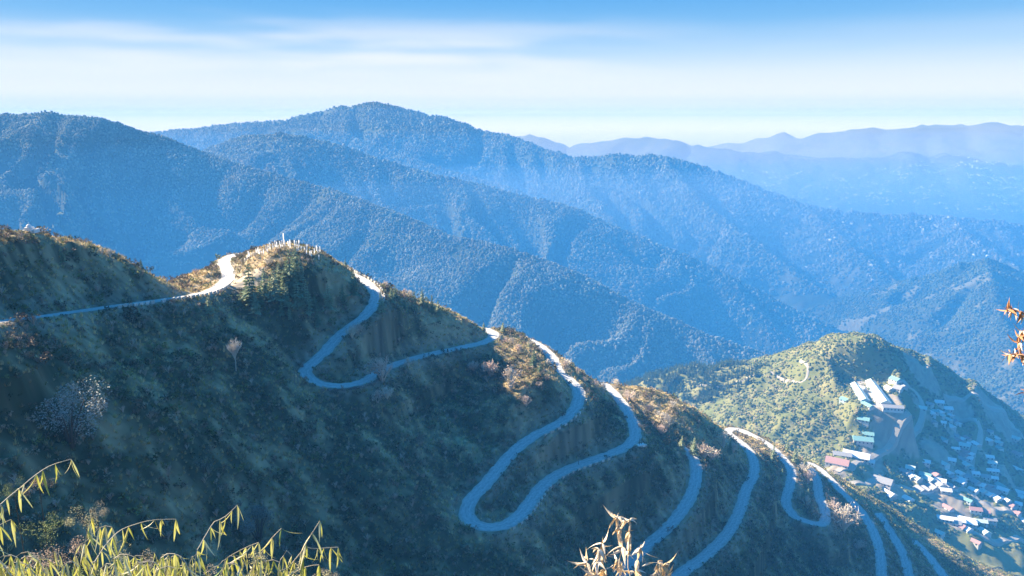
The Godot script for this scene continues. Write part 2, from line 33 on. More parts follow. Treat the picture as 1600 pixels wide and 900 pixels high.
const HOUSES := [[0, 395.5, -838, 8, 10, 30, 1], [0, 414.5, -843.1, 9, 56, -12, 0], [0, 423, -861, 7, 14, 20, 2], [0, 392.1, -778.9, 11, 20, 75, 1], [0, 400.2, -798.9, 9, 12, 60, 1], [0, 408.5, -809.4, 7, 14, 15, 1], [0, 401.5, -788.3, 8, 12, 70, 1], [0, 436.6, -844.2, 11, 74, -12, 0], [0, 426.2, -816.5, 9, 14, 10, 4], [0, 433.2, -801.8, 8, 22, 80, 4], [1, 457.1, -858.3, 8, 10, 10, 2], [1, 472.3, -874.5, 10, 12, 20, 1], [1, 467, -856.1, 12, 9, 40, 4], [1, 476.9, -864.2, 7, 9, 0, 4], [2, 494.1, -848.4, 8.8, 9.9, 60, 0], [2, 506.4, -847.1, 6, 8, 0, 2], [2, 503.5, -815.1, 7.3, 9, 20, 1], [2, 505, -839.3, 6, 8, 0, 4], [2, 529.5, -884, 9, 20, 70, 2], [2, 512, -864, 7.5, 7.2, 30, 4], [2, 517.9, -844.8, 6.2, 9.5, 60, 2], [2, 512.9, -855.4, 7.1, 10, 75, 1], [2, 524.8, -864.3, 8, 10, 20, 2], [2, 534.5, -853.6, 8.1, 10.8, 10, 2], [2, 522.2, -855.9, 6, 9, 30, 0], [2, 544.9, -890.9, 9, 22, 80, 2], [2, 544.4, -882.6, 6, 8, 10, 1], [2, 536.9, -862.1, 6, 8, 20, 0], [2, 546.3, -879, 8, 10, 20, 2], [2, 545.7, -869.3, 6, 12, 20, 4], [2, 535.2, -842.8, 6, 10, 20, 4], [2, 551.8, -868.4, 6, 8, 20, 2], [2, 553, -846.6, 6, 7.4, 10, 3], [2, 544, -845.3, 7, 9, 30, 2], [3, 517, -811.7, 6.2, 9.6, 75, 2], [3, 531.2, -832.5, 6.3, 8.7, 30, 3], [3, 518.8, -798.5, 7, 9, 30, 4], [3, 529.2, -811, 8, 10, 20, 3], [3, 532.4, -807.3, 7, 9, 30, 2], [3, 547.3, -829.2, 7, 9, 60, 2], [3, 534.2, -821.4, 8.4, 10.7, 60, 0], [3, 550.2, -824.9, 7, 9, 10, 2], [3, 588.1, -861.1, 8, 9.5, 20, 2], [3, 594.9, -872.9, 7.3, 9.9, 30, 4], [3, 603.2, -869.6, 6, 9, 10, 2], [3, 601.8, -863.9, 7, 10, 30, 0], [3, 599.4, -856.9, 7, 10, 10, 1], [3, 635.5, -873.3, 9, 10, 30, 3], [3, 648.3, -897.2, 8.6, 8.4, 30, 0], [4, 343.8, -731.1, 14, 22, 60, 3], [4, 358.9, -753.8, 9, 18, 70, 4], [4, 375.1, -755.4, 14, 26, 60, 2], [4, 386.3, -752.4, 8, 14, 60, 2], [5, 387.1, -717.5, 14, 18, 50, 4], [5, 385.3, -701.3, 10, 14, 20, 2], [5, 407.9, -703.8, 8, 9, 20, 2], [6, 436.1, -732.1, 9, 11, 10, 4], [6, 444.7, -735.5, 9, 11, 10, 4], [6, 453.2, -738.9, 9, 11, 10, 4], [6, 462.2, -743, 9, 11, 10, 4], [6, 470.9, -746.4, 9, 11, 10, 4], [6, 479.7, -749.8, 9, 11, 10, 4], [7, 431.9, -760.3, 7.7, 11.3, 30, 4], [7, 436.9, -752.6, 7, 9, 0, 2], [7, 439.9, -749.1, 8, 10, 20, 0], [7, 441, -764.7, 8.7, 8.8, 60, 0], [7, 454.9, -758.3, 9, 11, 50, 1], [7, 455.6, -752, 9, 11, 20, 0], [7, 462.9, -773.6, 8, 8.2, 60, 2], [7, 467.6, -763.2, 9, 11, 20, 3], [7, 462.8, -731.7, 7.5, 10.2, 75, 2], [7, 469.1, -753.6, 9, 11, 60, 2], [7, 486.7, -779.2, 7.6, 9.9, 20, 0], [7, 487.6, -770.8, 7, 9, 20, 2], [7, 489.5, -766.7, 7, 9, 20, 4], [7, 500.7, -788.4, 8.3, 8.2, 60, 2], [8, 504.3, -777.8, 8, 10, 20, 2], [8, 496.7, -760.6, 8, 9, 30, 2], [8, 500, -766.8, 8, 10, 30, 2], [8, 523.4, -805.3, 8, 10, 20, 3], [8, 518.2, -789.5, 8, 10, 10, 0], [8, 510.9, -774.8, 8, 9, 60, 4], [8, 527.8, -802.3, 8, 10, 50, 2], [8, 522.9, -778, 6.9, 7.6, 75, 2], [8, 520.8, -785.2, 6, 8, 30, 1], [9, 507.6, -754.2, 7, 9, 30, 2], [9, 516, -766.2, 8, 10, 10, 4], [9, 519.9, -764.2, 9, 11, 40, 2], [9, 519, -757.1, 8, 10, 10, 0], [9, 533.3, -778.8, 8, 12, 70, 4], [9, 556.1, -813.7, 7, 16, 70, 2], [9, 528.1, -764.2, 9, 11, 30, 3], [9, 523.4, -753.5, 9, 11, 20, 2], [9, 553.6, -803.9, 7, 16, 70, 0], [9, 548.6, -792.8, 7, 18, 75, 2], [9, 544.4, -783, 7, 14, 70, 2], [9, 534.8, -764.1, 9, 12, 60, 4], [9, 530.9, -755.1, 9, 12, 40, 3], [9, 528.6, -745.8, 8, 10, 10, 2], [9, 547.8, -768.9, 8, 10, 10, 1], [9, 542, -756.9, 8, 10, 40, 2], [10, 536.9, -743.4, 7, 9, 20, 2], [10, 538.7, -738.5, 7, 9, 30, 3], [10, 545.4, -744, 7, 9, 40, 4], [10, 547.3, -724.9, 6.3, 10.2, 20, 2], [10, 577.6, -778.5, 8.9, 9.9, 30, 2], [10, 541.5, -732.7, 8, 10, 30, 3], [10, 619.9, -846.9, 8, 10, 20, 2], [10, 615.1, -805.2, 7.8, 9.5, 60, 2], [10, 586.6, -788.3, 7, 12, 40, 2], [10, 618.7, -833.3, 8, 10, 20, 0], [10, 553.4, -748.5, 8.2, 9.3, 60, 2], [10, 638.1, -831.3, 6.2, 7.6, 75, 2], [11, 424.5, -674, 6.4, 11.3, 30, 0], [11, 439.4, -689.9, 8, 14, 70, 2], [11, 445.3, -687.2, 8, 16, 70, 4], [11, 454.7, -693.7, 8, 14, 70, 2], [11, 455.8, -712.8, 7.1, 10.1, 20, 3], [11, 452.1, -683.7, 8, 10, 30, 3], [11, 456.5, -681, 8, 10, 20, 2], [11, 467.5, -700.7, 9, 18, 60, 2], [11, 457.4, -664.5, 6.6, 8.7, 30, 3], [11, 466.6, -693.7, 8, 14, 70, 2], [11, 478.8, -685.4, 8.3, 9.4, 10, 0], [11, 480.7, -723.1, 6.1, 12, 30, 1], [11, 480.5, -699.7, 7, 16, 75, 0], [11, 484.2, -712, 7.7, 11, 75, 3], [11, 495.2, -704, 6, 12, 80, 4], [11, 496.6, -714, 9, 7.5, 60, 3]]
const LANE_A := [Vector3(334.9, -361, -714.5), Vector3(356.8, -362.6, -726.4), Vector3(382.1, -367.4, -751.1), Vector3(419, -364.8, -777.6), Vector3(440.2, -362, -791.9), Vector3(449.7, -362.4, -796.1), Vector3(471.9, -358.5, -815.7), Vector3(487.5, -353, -834.9), Vector3(496.3, -347.5, -851.2), Vector3(500.4, -341.1, -866.4), Vector3(498.7, -333.7, -875.3), Vector3(490, -327, -875.4), Vector3(474.5, -320, -869.8)]
const LANE_B := [Vector3(341.3, -359.4, -691.9), Vector3(381.1, -373, -718.2), Vector3(408.6, -383.3, -730.9), Vector3(436.3, -391, -729.9), Vector3(465, -395.1, -737.5), Vector3(491, -396.8, -752.2), Vector3(501, -399.9, -750.8), Vector3(505.9, -405.6, -740.1), Vector3(516.6, -411.2, -733.8), Vector3(534.3, -418.9, -732.7), Vector3(552, -427.4, -731.5)]
const LANE_C := [Vector3(664.8, -421.5, -902.4), Vector3(657, -408.3, -912.7), Vector3(659, -400.8, -926.6), Vector3(640.6, -388.2, -924.5), Vector3(618.9, -375.4, -919.5), Vector3(599.6, -364, -917.8), Vector3(580, -357.4, -914.3), Vector3(551.5, -347, -910.3)]
const LANE_D := [Vector3(515.1, -393.6, -776), Vector3(538.1, -387.9, -809.6), Vector3(577.4, -393.5, -860.7), Vector3(578.9, -384.4, -878.6), Vector3(570.7, -375.1, -887.3), Vector3(561.8, -365.5, -895.2)]
const LANE_E := [Vector3(436.3, -401.4, -690.8), Vector3(450.8, -408.3, -680.6), Vector3(469.3, -413.8, -677.9), Vector3(490.4, -419.1, -679.5), Vector3(530, -427.8, -698.4)]
const TRACK_F := [Vector3(256, -368.7, -977.1), Vector3(272, -363.1, -971.9), Vector3(303.2, -353.3, -960.5), Vector3(341, -339.4, -947.2), Vector3(354.7, -333.9, -926.9), Vector3(364.5, -333.5, -901.9), Vector3(371.5, -329.3, -900), Vector3(378.9, -320.2, -912.9), Vector3(378.8, -317.1, -939.4)]
const CLEARINGS := [[430.4, -846.9, 16], [444.5, -828.3, 20], [528.4, -918.5, 26], [485.9, -792.1, 20], [629.6, -914.1, 30], [427.4, -797.1, 22], [415.3, -786, 14], [391.4, -755.9, 18], [462.7, -739.9, 24], [391.4, -717.6, 22], [644.9, -908.4, 18], [331, -712.9, 16], [449.7, -787.6, 14], [539.5, -832.8, 20], [560.1, -818.6, 16], [458, -705.9, 22], [508.4, -732.2, 16], [578.3, -795.1, 18], [495.1, -850.6, 12], [572.5, -899.2, 18]]
const BAMBOO := [[Vector3(-2.225, -1.664, -2.9), Vector3(-2.213, -1.643, -2.949), Vector3(-2.2, -1.627, -2.997), Vector3(-2.179, -1.61, -3.044), Vector3(-2.157, -1.589, -3.093), Vector3(-2.133, -1.573, -3.141), Vector3(-2.109, -1.568, -3.186), Vector3(-2.045, -1.562, -3.231)], [Vector3(-2.098, -1.585, -2.713), Vector3(-2.066, -1.535, -2.725), Vector3(-2.034, -1.52, -2.728), Vector3(-2.015, -1.52, -2.728)], [Vector3(-2.294, -1.798, -2.972), Vector3(-2.252, -1.757, -2.981), Vector3(-2.21, -1.737, -2.986), Vector3(-2.175, -1.726, -2.988)], [Vector3(-1.958, -2.037, -3.019), Vector3(-1.943, -1.938, -3.042), Vector3(-1.925, -1.839, -3.065), Vector3(-1.903, -1.768, -3.081)], [Vector3(-1.858, -1.977, -2.93), Vector3(-1.861, -1.941, -2.997), Vector3(-1.857, -1.917, -3.061), Vector3(-1.851, -1.906, -3.123), Vector3(-1.836, -1.901, -3.183), Vector3(-1.797, -1.906, -3.24), Vector3(-1.74, -1.917, -3.296), Vector3(-1.645, -1.943, -3.349)], [Vector3(-2.096, -2.052, -3.221), Vector3(-2.042, -1.992, -3.235), Vector3(-1.981, -1.932, -3.249), Vector3(-1.954, -1.921, -3.251), Vector3(-1.904, -1.932, -3.249)], [Vector3(-1.351, -1.85, -2.857), Vector3(-1.34, -1.799, -2.91), Vector3(-1.329, -1.774, -2.957), Vector3(-1.317, -1.754, -3.002), Vector3(-1.29, -1.758, -3.043), Vector3(-1.24, -1.719, -3.093)], [Vector3(-1.378, -2.037, -3.019), Vector3(-1.341, -2.001, -3.027), Vector3(-1.305, -1.966, -3.036), Vector3(-1.233, -1.923, -3.045), Vector3(-1.16, -1.892, -3.053), Vector3(-1.131, -1.885, -3.054)], [Vector3(-1.209, -2.096, -3.108), Vector3(-1.194, -2.038, -3.122), Vector3(-1.142, -1.951, -3.142), Vector3(-1.097, -1.9, -3.153), Vector3(-1.06, -1.867, -3.161)], [Vector3(-1.027, -1.997, -2.926), Vector3(-0.985, -1.942, -2.938), Vector3(-0.922, -1.867, -2.956), Vector3(-0.901, -1.826, -2.965), Vector3(-0.887, -1.805, -2.97), Vector3(-0.845, -1.74, -2.985)], [Vector3(-0.922, -1.867, -2.956), Vector3(-0.881, -1.879, -2.987), Vector3(-0.84, -1.894, -3.018), Vector3(-0.776, -1.909, -3.049)], [Vector3(-0.996, -1.883, -2.849), Vector3(-0.979, -1.844, -2.859), Vector3(-0.962, -1.81, -2.866), Vector3(-0.928, -1.844, -2.859)], [Vector3(-2.142, -1.857, -2.753), Vector3(-2.109, -1.805, -2.765), Vector3(-2.089, -1.77, -2.773), Vector3(-2.069, -1.776, -2.771)], [Vector3(-2.182, -1.99, -2.927), Vector3(-2.153, -1.942, -2.938), Vector3(-2.111, -1.894, -2.949), Vector3(-2.076, -1.887, -2.951)], [Vector3(-1.804, -1.809, -2.661), Vector3(-1.785, -1.753, -2.674), Vector3(-1.766, -1.735, -2.678), Vector3(-1.727, -1.766, -2.671)], [Vector3(-1.766, -2.201, -3.187), Vector3(-1.72, -2.156, -3.197), Vector3(-1.704, -2.082, -3.214), Vector3(-1.72, -2.037, -3.225)], [Vector3(-1.399, -1.957, -2.832), Vector3(-1.385, -1.903, -2.845), Vector3(-1.365, -1.837, -2.86), Vector3(-1.338, -1.824, -2.863)], [Vector3(-1.548, -2.018, -2.921), Vector3(-1.513, -1.97, -2.932), Vector3(-1.478, -1.942, -2.938), Vector3(-1.422, -1.956, -2.935)], [Vector3(-1.821, -2.118, -3.103), Vector3(-1.791, -2.053, -3.118), Vector3(-1.754, -2.002, -3.13), Vector3(-1.702, -2.016, -3.127)], [Vector3(-1.015, -2.058, -3.014), Vector3(-0.986, -2.022, -3.023), Vector3(-0.928, -1.994, -3.029), Vector3(-0.87, -1.987, -3.031)], [Vector3(-1.194, -2.109, -3.029), Vector3(-1.166, -2.034, -3.047), Vector3(-1.137, -1.992, -3.057), Vector3(-1.081, -1.981, -3.059), Vector3(-1.044, -2.009, -3.053)], [Vector3(-1.51, -1.956, -2.809), Vector3(-1.498, -1.86, -2.831), Vector3(-1.485, -1.82, -2.84), Vector3(-1.461, -1.81, -2.843), Vector3(-1.444, -1.836, -2.837)], [Vector3(-1.671, -2.003, -2.876), Vector3(-1.693, -1.947, -2.889), Vector3(-1.715, -1.907, -2.898), Vector3(-1.759, -1.896, -2.901), Vector3(-1.788, -1.923, -2.895)], [Vector3(-1.547, -2.013, -2.892), Vector3(-1.534, -1.931, -2.911), Vector3(-1.521, -1.89, -2.92), Vector3(-1.496, -1.88, -2.923), Vector3(-1.479, -1.907, -2.916)], [Vector3(-2.006, -1.864, -2.677), Vector3(-2.018, -1.823, -2.687), Vector3(-2.03, -1.786, -2.695), Vector3(-2.054, -1.776, -2.697), Vector3(-2.07, -1.801, -2.692)], [Vector3(-1.192, -2.106, -3.024), Vector3(-1.178, -2.024, -3.043), Vector3(-1.163, -1.981, -3.053), Vector3(-1.134, -1.97, -3.056), Vector3(-1.115, -1.999, -3.049)], [Vector3(-2.318, -2.222, -3.191), Vector3(-2.287, -2.157, -3.206), Vector3(-2.256, -2.112, -3.217), Vector3(-2.194, -2.101, -3.219), Vector3(-2.153, -2.131, -3.212)], [Vector3(-1.318, -2.082, -2.99), Vector3(-1.302, -1.988, -3.012), Vector3(-1.286, -1.945, -3.021), Vector3(-1.255, -1.935, -3.024), Vector3(-1.234, -1.963, -3.017)], [Vector3(-1.646, -2.009, -2.885), Vector3(-1.629, -1.943, -2.9), Vector3(-1.613, -1.903, -2.909), Vector3(-1.58, -1.892, -2.912), Vector3(-1.558, -1.92, -2.905)], [Vector3(-1.514, -2.009, -2.885), Vector3(-1.499, -1.915, -2.907), Vector3(-1.483, -1.875, -2.916), Vector3(-1.452, -1.864, -2.918), Vector3(-1.432, -1.892, -2.912)], [Vector3(-1.623, -1.956, -2.809), Vector3(-1.61, -1.895, -2.823), Vector3(-1.596, -1.856, -2.832), Vector3(-1.569, -1.846, -2.834), Vector3(-1.551, -1.872, -2.828)], [Vector3(-2.142, -1.929, -2.771), Vector3(-2.12, -1.886, -2.781), Vector3(-2.098, -1.847, -2.79), Vector3(-2.053, -1.837, -2.792), Vector3(-2.023, -1.863, -2.786)], [Vector3(-1.568, -1.983, -2.848), Vector3(-1.596, -1.888, -2.87), Vector3(-1.624, -1.848, -2.879), Vector3(-1.68, -1.838, -2.881), Vector3(-1.717, -1.865, -2.875)], [Vector3(-1.142, -1.99, -2.858), Vector3(-1.161, -1.929, -2.871), Vector3(-1.18, -1.889, -2.881), Vector3(-1.219, -1.879, -2.883), Vector3(-1.244, -1.905, -2.877)], [Vector3(-1.603, -2.135, -3.067), Vector3(-1.628, -2.081, -3.079), Vector3(-1.654, -2.038, -3.089), Vector3(-1.705, -2.027, -3.092), Vector3(-1.74, -2.056, -3.085)], [Vector3(-2.439, -2.232, -3.206), Vector3(-2.411, -2.115, -3.233), Vector3(-2.384, -2.07, -3.244), Vector3(-2.329, -2.059, -3.246), Vector3(-2.292, -2.089, -3.239)], [Vector3(-1.604, -1.917, -2.753), Vector3(-1.577, -1.853, -2.768), Vector3(-1.55, -1.814, -2.777), Vector3(-1.496, -1.804, -2.779), Vector3(-1.46, -1.83, -2.773)], [Vector3(-1.472, -1.868, -2.683), Vector3(-1.448, -1.827, -2.692), Vector3(-1.425, -1.789, -2.701), Vector3(-1.378, -1.779, -2.703), Vector3(-1.346, -1.805, -2.697)], [Vector3(-1.944, -1.902, -2.732), Vector3(-1.971, -1.844, -2.746), Vector3(-1.998, -1.805, -2.755), Vector3(-2.051, -1.795, -2.757), Vector3(-2.086, -1.821, -2.751)], [Vector3(-1.44, -2.246, -3.226), Vector3(-1.417, -2.184, -3.24), Vector3(-1.393, -2.139, -3.251), Vector3(-1.346, -2.128, -3.253), Vector3(-1.315, -2.158, -3.246)], [Vector3(-1.327, -1.923, -2.762), Vector3(-1.354, -1.829, -2.784), Vector3(-1.381, -1.79, -2.793), Vector3(-1.435, -1.78, -2.795), Vector3(-1.47, -1.806, -2.789)], [Vector3(-2.125, -2.114, -3.036), Vector3(-2.145, -2.068, -3.046), Vector3(-2.165, -2.026, -3.056), Vector3(-2.205, -2.015, -3.058), Vector3(-2.232, -2.043, -3.052)], [Vector3(-1.633, -1.878, -2.697), Vector3(-1.62, -1.793, -2.717), Vector3(-1.606, -1.755, -2.726), Vector3(-1.579, -1.746, -2.728), Vector3(-1.561, -1.771, -2.722)], [Vector3(-2.193, -2.163, -3.106), Vector3(-2.178, -2.046, -3.133), Vector3(-2.163, -2.002, -3.143), Vector3(-2.133, -1.991, -3.146), Vector3(-2.113, -2.021, -3.139)], [Vector3(-1.429, -2.046, -2.939), Vector3(-1.442, -1.993, -2.951), Vector3(-1.455, -1.951, -2.961), Vector3(-1.481, -1.941, -2.963), Vector3(-1.498, -1.968, -2.957)], [Vector3(-2.029, -2.023, -2.905), Vector3(-2.055, -1.935, -2.926), Vector3(-2.081, -1.894, -2.935), Vector3(-2.133, -1.884, -2.938), Vector3(-2.168, -1.911, -2.931)], [Vector3(-1.188, -2.089, -3), Vector3(-1.172, -1.988, -3.023), Vector3(-1.155, -1.946, -3.033), Vector3(-1.123, -1.935, -3.035), Vector3(-1.101, -1.964, -3.029)], [Vector3(-2.121, -1.864, -2.677), Vector3(-2.094, -1.778, -2.697), Vector3(-2.068, -1.74, -2.706), Vector3(-2.014, -1.731, -2.708), Vector3(-1.979, -1.756, -2.702)], [Vector3(-1.999, -1.854, -2.663), Vector3(-2.025, -1.788, -2.678), Vector3(-2.05, -1.75, -2.687), Vector3(-2.101, -1.741, -2.689), Vector3(-2.135, -1.766, -2.683)], [Vector3(-1.273, -2.256, -3.24), Vector3(-1.292, -2.173, -3.26), Vector3(-1.311, -2.127, -3.27), Vector3(-1.35, -2.115, -3.273), Vector3(-1.375, -2.146, -3.266)]]
const WITHERED := [[Vector3(0.411, -1.592, -2.301), Vector3(0.402, -1.525, -2.316), Vector3(0.406, -1.424, -2.34), Vector3(0.409, -1.359, -2.355)], [Vector3(0.369, -1.562, -2.256), Vector3(0.364, -1.482, -2.275), Vector3(0.376, -1.429, -2.287), Vector3(0.369, -1.39, -2.296), Vector3(0.359, -1.33, -2.31)], [Vector3(0.334, -1.623, -2.345), Vector3(0.324, -1.554, -2.361), Vector3(0.316, -1.52, -2.369), Vector3(0.32, -1.472, -2.38)], [Vector3(0.283, -1.592, -2.301), Vector3(0.262, -1.532, -2.315), Vector3(0.259, -1.505, -2.321)], [Vector3(0.412, -1.531, -2.212), Vector3(0.415, -1.466, -2.227), Vector3(0.422, -1.427, -2.236), Vector3(0.429, -1.401, -2.242)], [Vector3(0.487, -1.592, -2.301), Vector3(0.501, -1.542, -2.312), Vector3(0.505, -1.511, -2.319)], [Vector3(0.292, -1.531, -2.212), Vector3(0.285, -1.492, -2.221), Vector3(0.282, -1.453, -2.23), Vector3(0.289, -1.408, -2.241)], [Vector3(0.536, -1.592, -2.301), Vector3(0.525, -1.552, -2.31), Vector3(0.536, -1.511, -2.319)], [Vector3(0.402, -1.654, -2.389), Vector3(0.394, -1.612, -2.399), Vector3(0.387, -1.57, -2.409), Vector3(0.366, -1.549, -2.414)]]
const TWIGS := [[Vector3(1.843, -0.919, -2.251), Vector3(1.72, -0.68, -2.306), Vector3(1.638, -0.62, -2.32), Vector3(1.58, -0.604, -2.324)], [Vector3(1.843, -0.919, -2.251), Vector3(1.74, -0.819, -2.274), Vector3(1.658, -0.759, -2.288), Vector3(1.587, -0.745, -2.291)], [Vector3(1.881, -0.938, -2.298), Vector3(1.756, -0.857, -2.317), Vector3(1.672, -0.795, -2.331), Vector3(1.655, -0.714, -2.35), Vector3(1.672, -0.683, -2.357)], [Vector3(1.919, -1.082, -2.316), Vector3(1.834, -0.978, -2.34), Vector3(1.749, -0.916, -2.354), Vector3(1.706, -0.899, -2.358)]]
const FOREGROUND_BUSHES := [[-2.9, -5.2, -8, 0.6], [-2.5, -5.9, -8.9, 0.3], [-13.6, -11.6, -19.9, 1.3], [-16.4, -12.3, -23.8, 0.8], [-13.7, -12.4, -21.8, 1.2], [-13.3, -12.2, -21.8, 0.8], [-17.3, -12.5, -23.8, 0.8], [-10.8, -9.9, -16.2, 1.2], [-6.4, -6.9, -10.7, 0.7], [-5.1, -5.8, -8.9, 0.5], [-7.2, -7.2, -10.7, 0.8], [-9.1, -8, -12.5, 0.9], [-2.2, -4.8, -7.1, 0.4], [-3.8, -5.9, -8.9, 0.6]]
const POLES := [[-81.1, -265.1, 5.3], [-80.1, -265.7, 5.3], [29.8, -309.6, 4.3], [200.7, -434.4, 8.1]]
const POLES_CREST := [[-8.5, -382.4, 4.4], [190.3, -465.3, 6], [192.8, -418.6, 10.2], [178.9, -422.9, 8.7]]
const SHRINE := Vector3(-150.6, -36.4, -232.2)
const MONUMENT := Vector3(59.2, -158.1, -336.3)

var rng := RandomNumberGenerator.new()
var used_names := {}
var ground: Field
var village: Field
var road_line := []
var road_middle := []
var road_lower := []
var road_lowest := []

# ---------------------------------------------------------------- smooth surface through control points (thin plate)
class Plate:
	var c := PackedVector2Array()
	var w := PackedFloat64Array()
	var n := 0
	func _init(points: Array, soft: float) -> void:
		n = points.size()
		for p in points:
			c.append(Vector2(p.x, p.z) / 100.0)
		var m := n + 3
		var rows := []
		for i in n:
			var r := PackedFloat64Array()
			r.resize(m + 1)
			for j in n:
				var d2 := c[i].distance_squared_to(c[j])
				r[j] = (d2 * log(d2) if d2 > 1e-9 else 0.0)
			r[i] = soft
			r[n] = 1.0
			r[n + 1] = c[i].x
			r[n + 2] = c[i].y
			r[m] = points[i].y
			rows.append(r)
		for k in 3:
			var r := PackedFloat64Array()
			r.resize(m + 1)
			for j in n:
				r[j] = 1.0 if k == 0 else (c[j].x if k == 1 else c[j].y)
			rows.append(r)
		for k in m:
			var best := k
			for i in range(k + 1, m):
				if absf(rows[i][k]) > absf(rows[best][k]):
					best = i
			var t = rows[k]
			rows[k] = rows[best]
			rows[best] = t
			var pivot: PackedFloat64Array = rows[k]
			var inv := 1.0 / pivot[k]
			for i in range(k + 1, m):
				var row: PackedFloat64Array = rows[i]
				var f := row[k] * inv
				if f != 0.0:
					for j in range(k, m + 1):
						row[j] -= f * pivot[j]
					rows[i] = row
		w.resize(m)
		for k in range(m - 1, -1, -1):
			var row: PackedFloat64Array = rows[k]
			var s := row[m]
			for j in range(k + 1, m):
				s -= row[j] * w[j]
			w[k] = s / row[k]
	func height(x: float, z: float) -> float:
		var q := Vector2(x, z) / 100.0
		var s := w[n] + w[n + 1] * q.x + w[n + 2] * q.y
		for i in n:
			var d2 := q.distance_squared_to(c[i])
			if d2 > 1e-9:
				s += w[i] * d2 * log(d2)
		return s

# ---------------------------------------------------------------- regular height grid
class Field:
	var x0 := 0.0
	var z0 := 0.0
	var cell := 1.0
	var nx := 0
	var nz := 0
	var h := PackedFloat32Array()
	func _init(ax: float, az: float, bx: float, bz: float, step: float) -> void:
		x0 = ax
		z0 = az
		cell = step
		nx = int(ceil((bx - ax) / step)) + 1
		nz = int(ceil((bz - az) / step)) + 1
		h.resize(nx * nz)
	func fill(plate: Plate) -> void:
		for j in nz:
			for i in nx:
				h[j * nx + i] = plate.height(x0 + i * cell, z0 + j * cell)
	func at(x: float, z: float) -> float:
		var u := clampf((x - x0) / cell, 0.0, nx - 1.001)
		var v := clampf((z - z0) / cell, 0.0, nz - 1.001)
		var i := int(u)
		var j := int(v)
		var a := u - i
		var b := v - j
		var k := j * nx + i
		return lerpf(lerpf(h[k], h[k + 1], a), lerpf(h[k + nx], h[k + nx + 1], a), b)
	func cubic(x: float, z: float) -> float:
		var u := clampf((x - x0) / cell, 1.0, nx - 3.001)
		var v := clampf((z - z0) / cell, 1.0, nz - 3.001)
		var i := int(u)
		var j := int(v)
		var a := u - i
		var b := v - j
		var r := [0.0, 0.0, 0.0, 0.0]
		for q in 4:
			var k := (j - 1 + q) * nx + i
			r[q] = cubic_interpolate(h[k], h[k + 1], h[k - 1], h[k + 2], a)
		return cubic_interpolate(r[1], r[2], r[0], r[3], b)
	func normal(x: float, z: float, e := 1.0) -> Vector3:
		return Vector3(at(x - e, z) - at(x + e, z), 2.0 * e, at(x, z - e) - at(x, z + e)).normalized()
	func mesh(colors := PackedColorArray()) -> ArrayMesh:
		var v := PackedVector3Array()
		var nn := PackedVector3Array()
		var idx := PackedInt32Array()
		v.resize(nx * nz)
		nn.resize(nx * nz)
		for j in nz:
			for i in nx:
				var k := j * nx + i
				v[k] = Vector3(x0 + i * cell, h[k], z0 + j * cell)
				var l := h[k - 1] if i > 0 else h[k]
				var r := h[k + 1] if i < nx - 1 else h[k]
				var t := h[k - nx] if j > 0 else h[k]
				var d := h[k + nx] if j < nz - 1 else h[k]
				nn[k] = Vector3(l - r, 2.0 * cell, t - d).normalized()
		idx.resize((nx - 1) * (nz - 1) * 6)
		var o := 0
		for j in nz - 1:
			for i in nx - 1:
				var k := j * nx + i
				idx[o] = k
				idx[o + 1] = k + 1
				idx[o + 2] = k + nx
				idx[o + 3] = k + 1
				idx[o + 4] = k + nx + 1
				idx[o + 5] = k + nx
				o += 6
		var a := []
		a.resize(Mesh.ARRAY_MAX)
		a[Mesh.ARRAY_VERTEX] = v
		a[Mesh.ARRAY_NORMAL] = nn
		a[Mesh.ARRAY_INDEX] = idx
		if colors.size():
			a[Mesh.ARRAY_COLOR] = colors
		var m := ArrayMesh.new()
		m.add_surface_from_arrays(Mesh.PRIMITIVE_TRIANGLES, a)
		return m

# ---------------------------------------------------------------- small helpers
func noise(seed_: int, freq: float, octaves := 3, kind := FastNoiseLite.TYPE_SIMPLEX_SMOOTH) -> FastNoiseLite:
	var f := FastNoiseLite.new()
	f.seed = seed_
	f.noise_type = kind
	f.frequency = freq
	f.fractal_octaves = octaves
	return f

func lin(r: float, g: float, b: float) -> Color:
	return Color(r, g, b).linear_to_srgb()

func mat(c: Color, rough := 0.9, tinted := false) -> StandardMaterial3D:
	var m := StandardMaterial3D.new()
	m.albedo_color = c
	m.roughness = rough
	m.metallic_specular = 0.25
	m.vertex_color_use_as_albedo = tinted
	return m

func numbered(called: String) -> String:
	var n: int = used_names.get(called, 0)
	used_names[called] = n + 1
	return called if n == 0 else "%s_%03d" % [called, n]

func tag(o: Node3D, label: String, category := "", group := "", kind := "") -> Node3D:
	if label:
		o.set_meta("label", label)
	if category:
		o.set_meta("category", category)
	if group:
		o.set_meta("group", group)
	if kind:
		o.set_meta("kind", kind)
	return o

func thing(called: String, label: String, category: String, where: Vector3, turn := 0.0, group := "") -> Node3D:
	var o := Node3D.new()
	o.name = numbered(called)
	add_child(o)
	o.position = where
	o.rotation.y = turn
	return tag(o, label, category, group)

func part(called: String, m: Mesh, material: Material, parent: Node3D, where := Vector3.ZERO) -> MeshInstance3D:
	var o := MeshInstance3D.new()
	o.name = called
	o.mesh = m
	o.material_override = material
	o.position = where
	parent.add_child(o, true)
	return o

func top(called: String, m: Mesh, material: Material) -> MeshInstance3D:
	var o := MeshInstance3D.new()
	o.name = numbered(called)
	o.mesh = m
	o.material_override = material
	add_child(o)
	return o

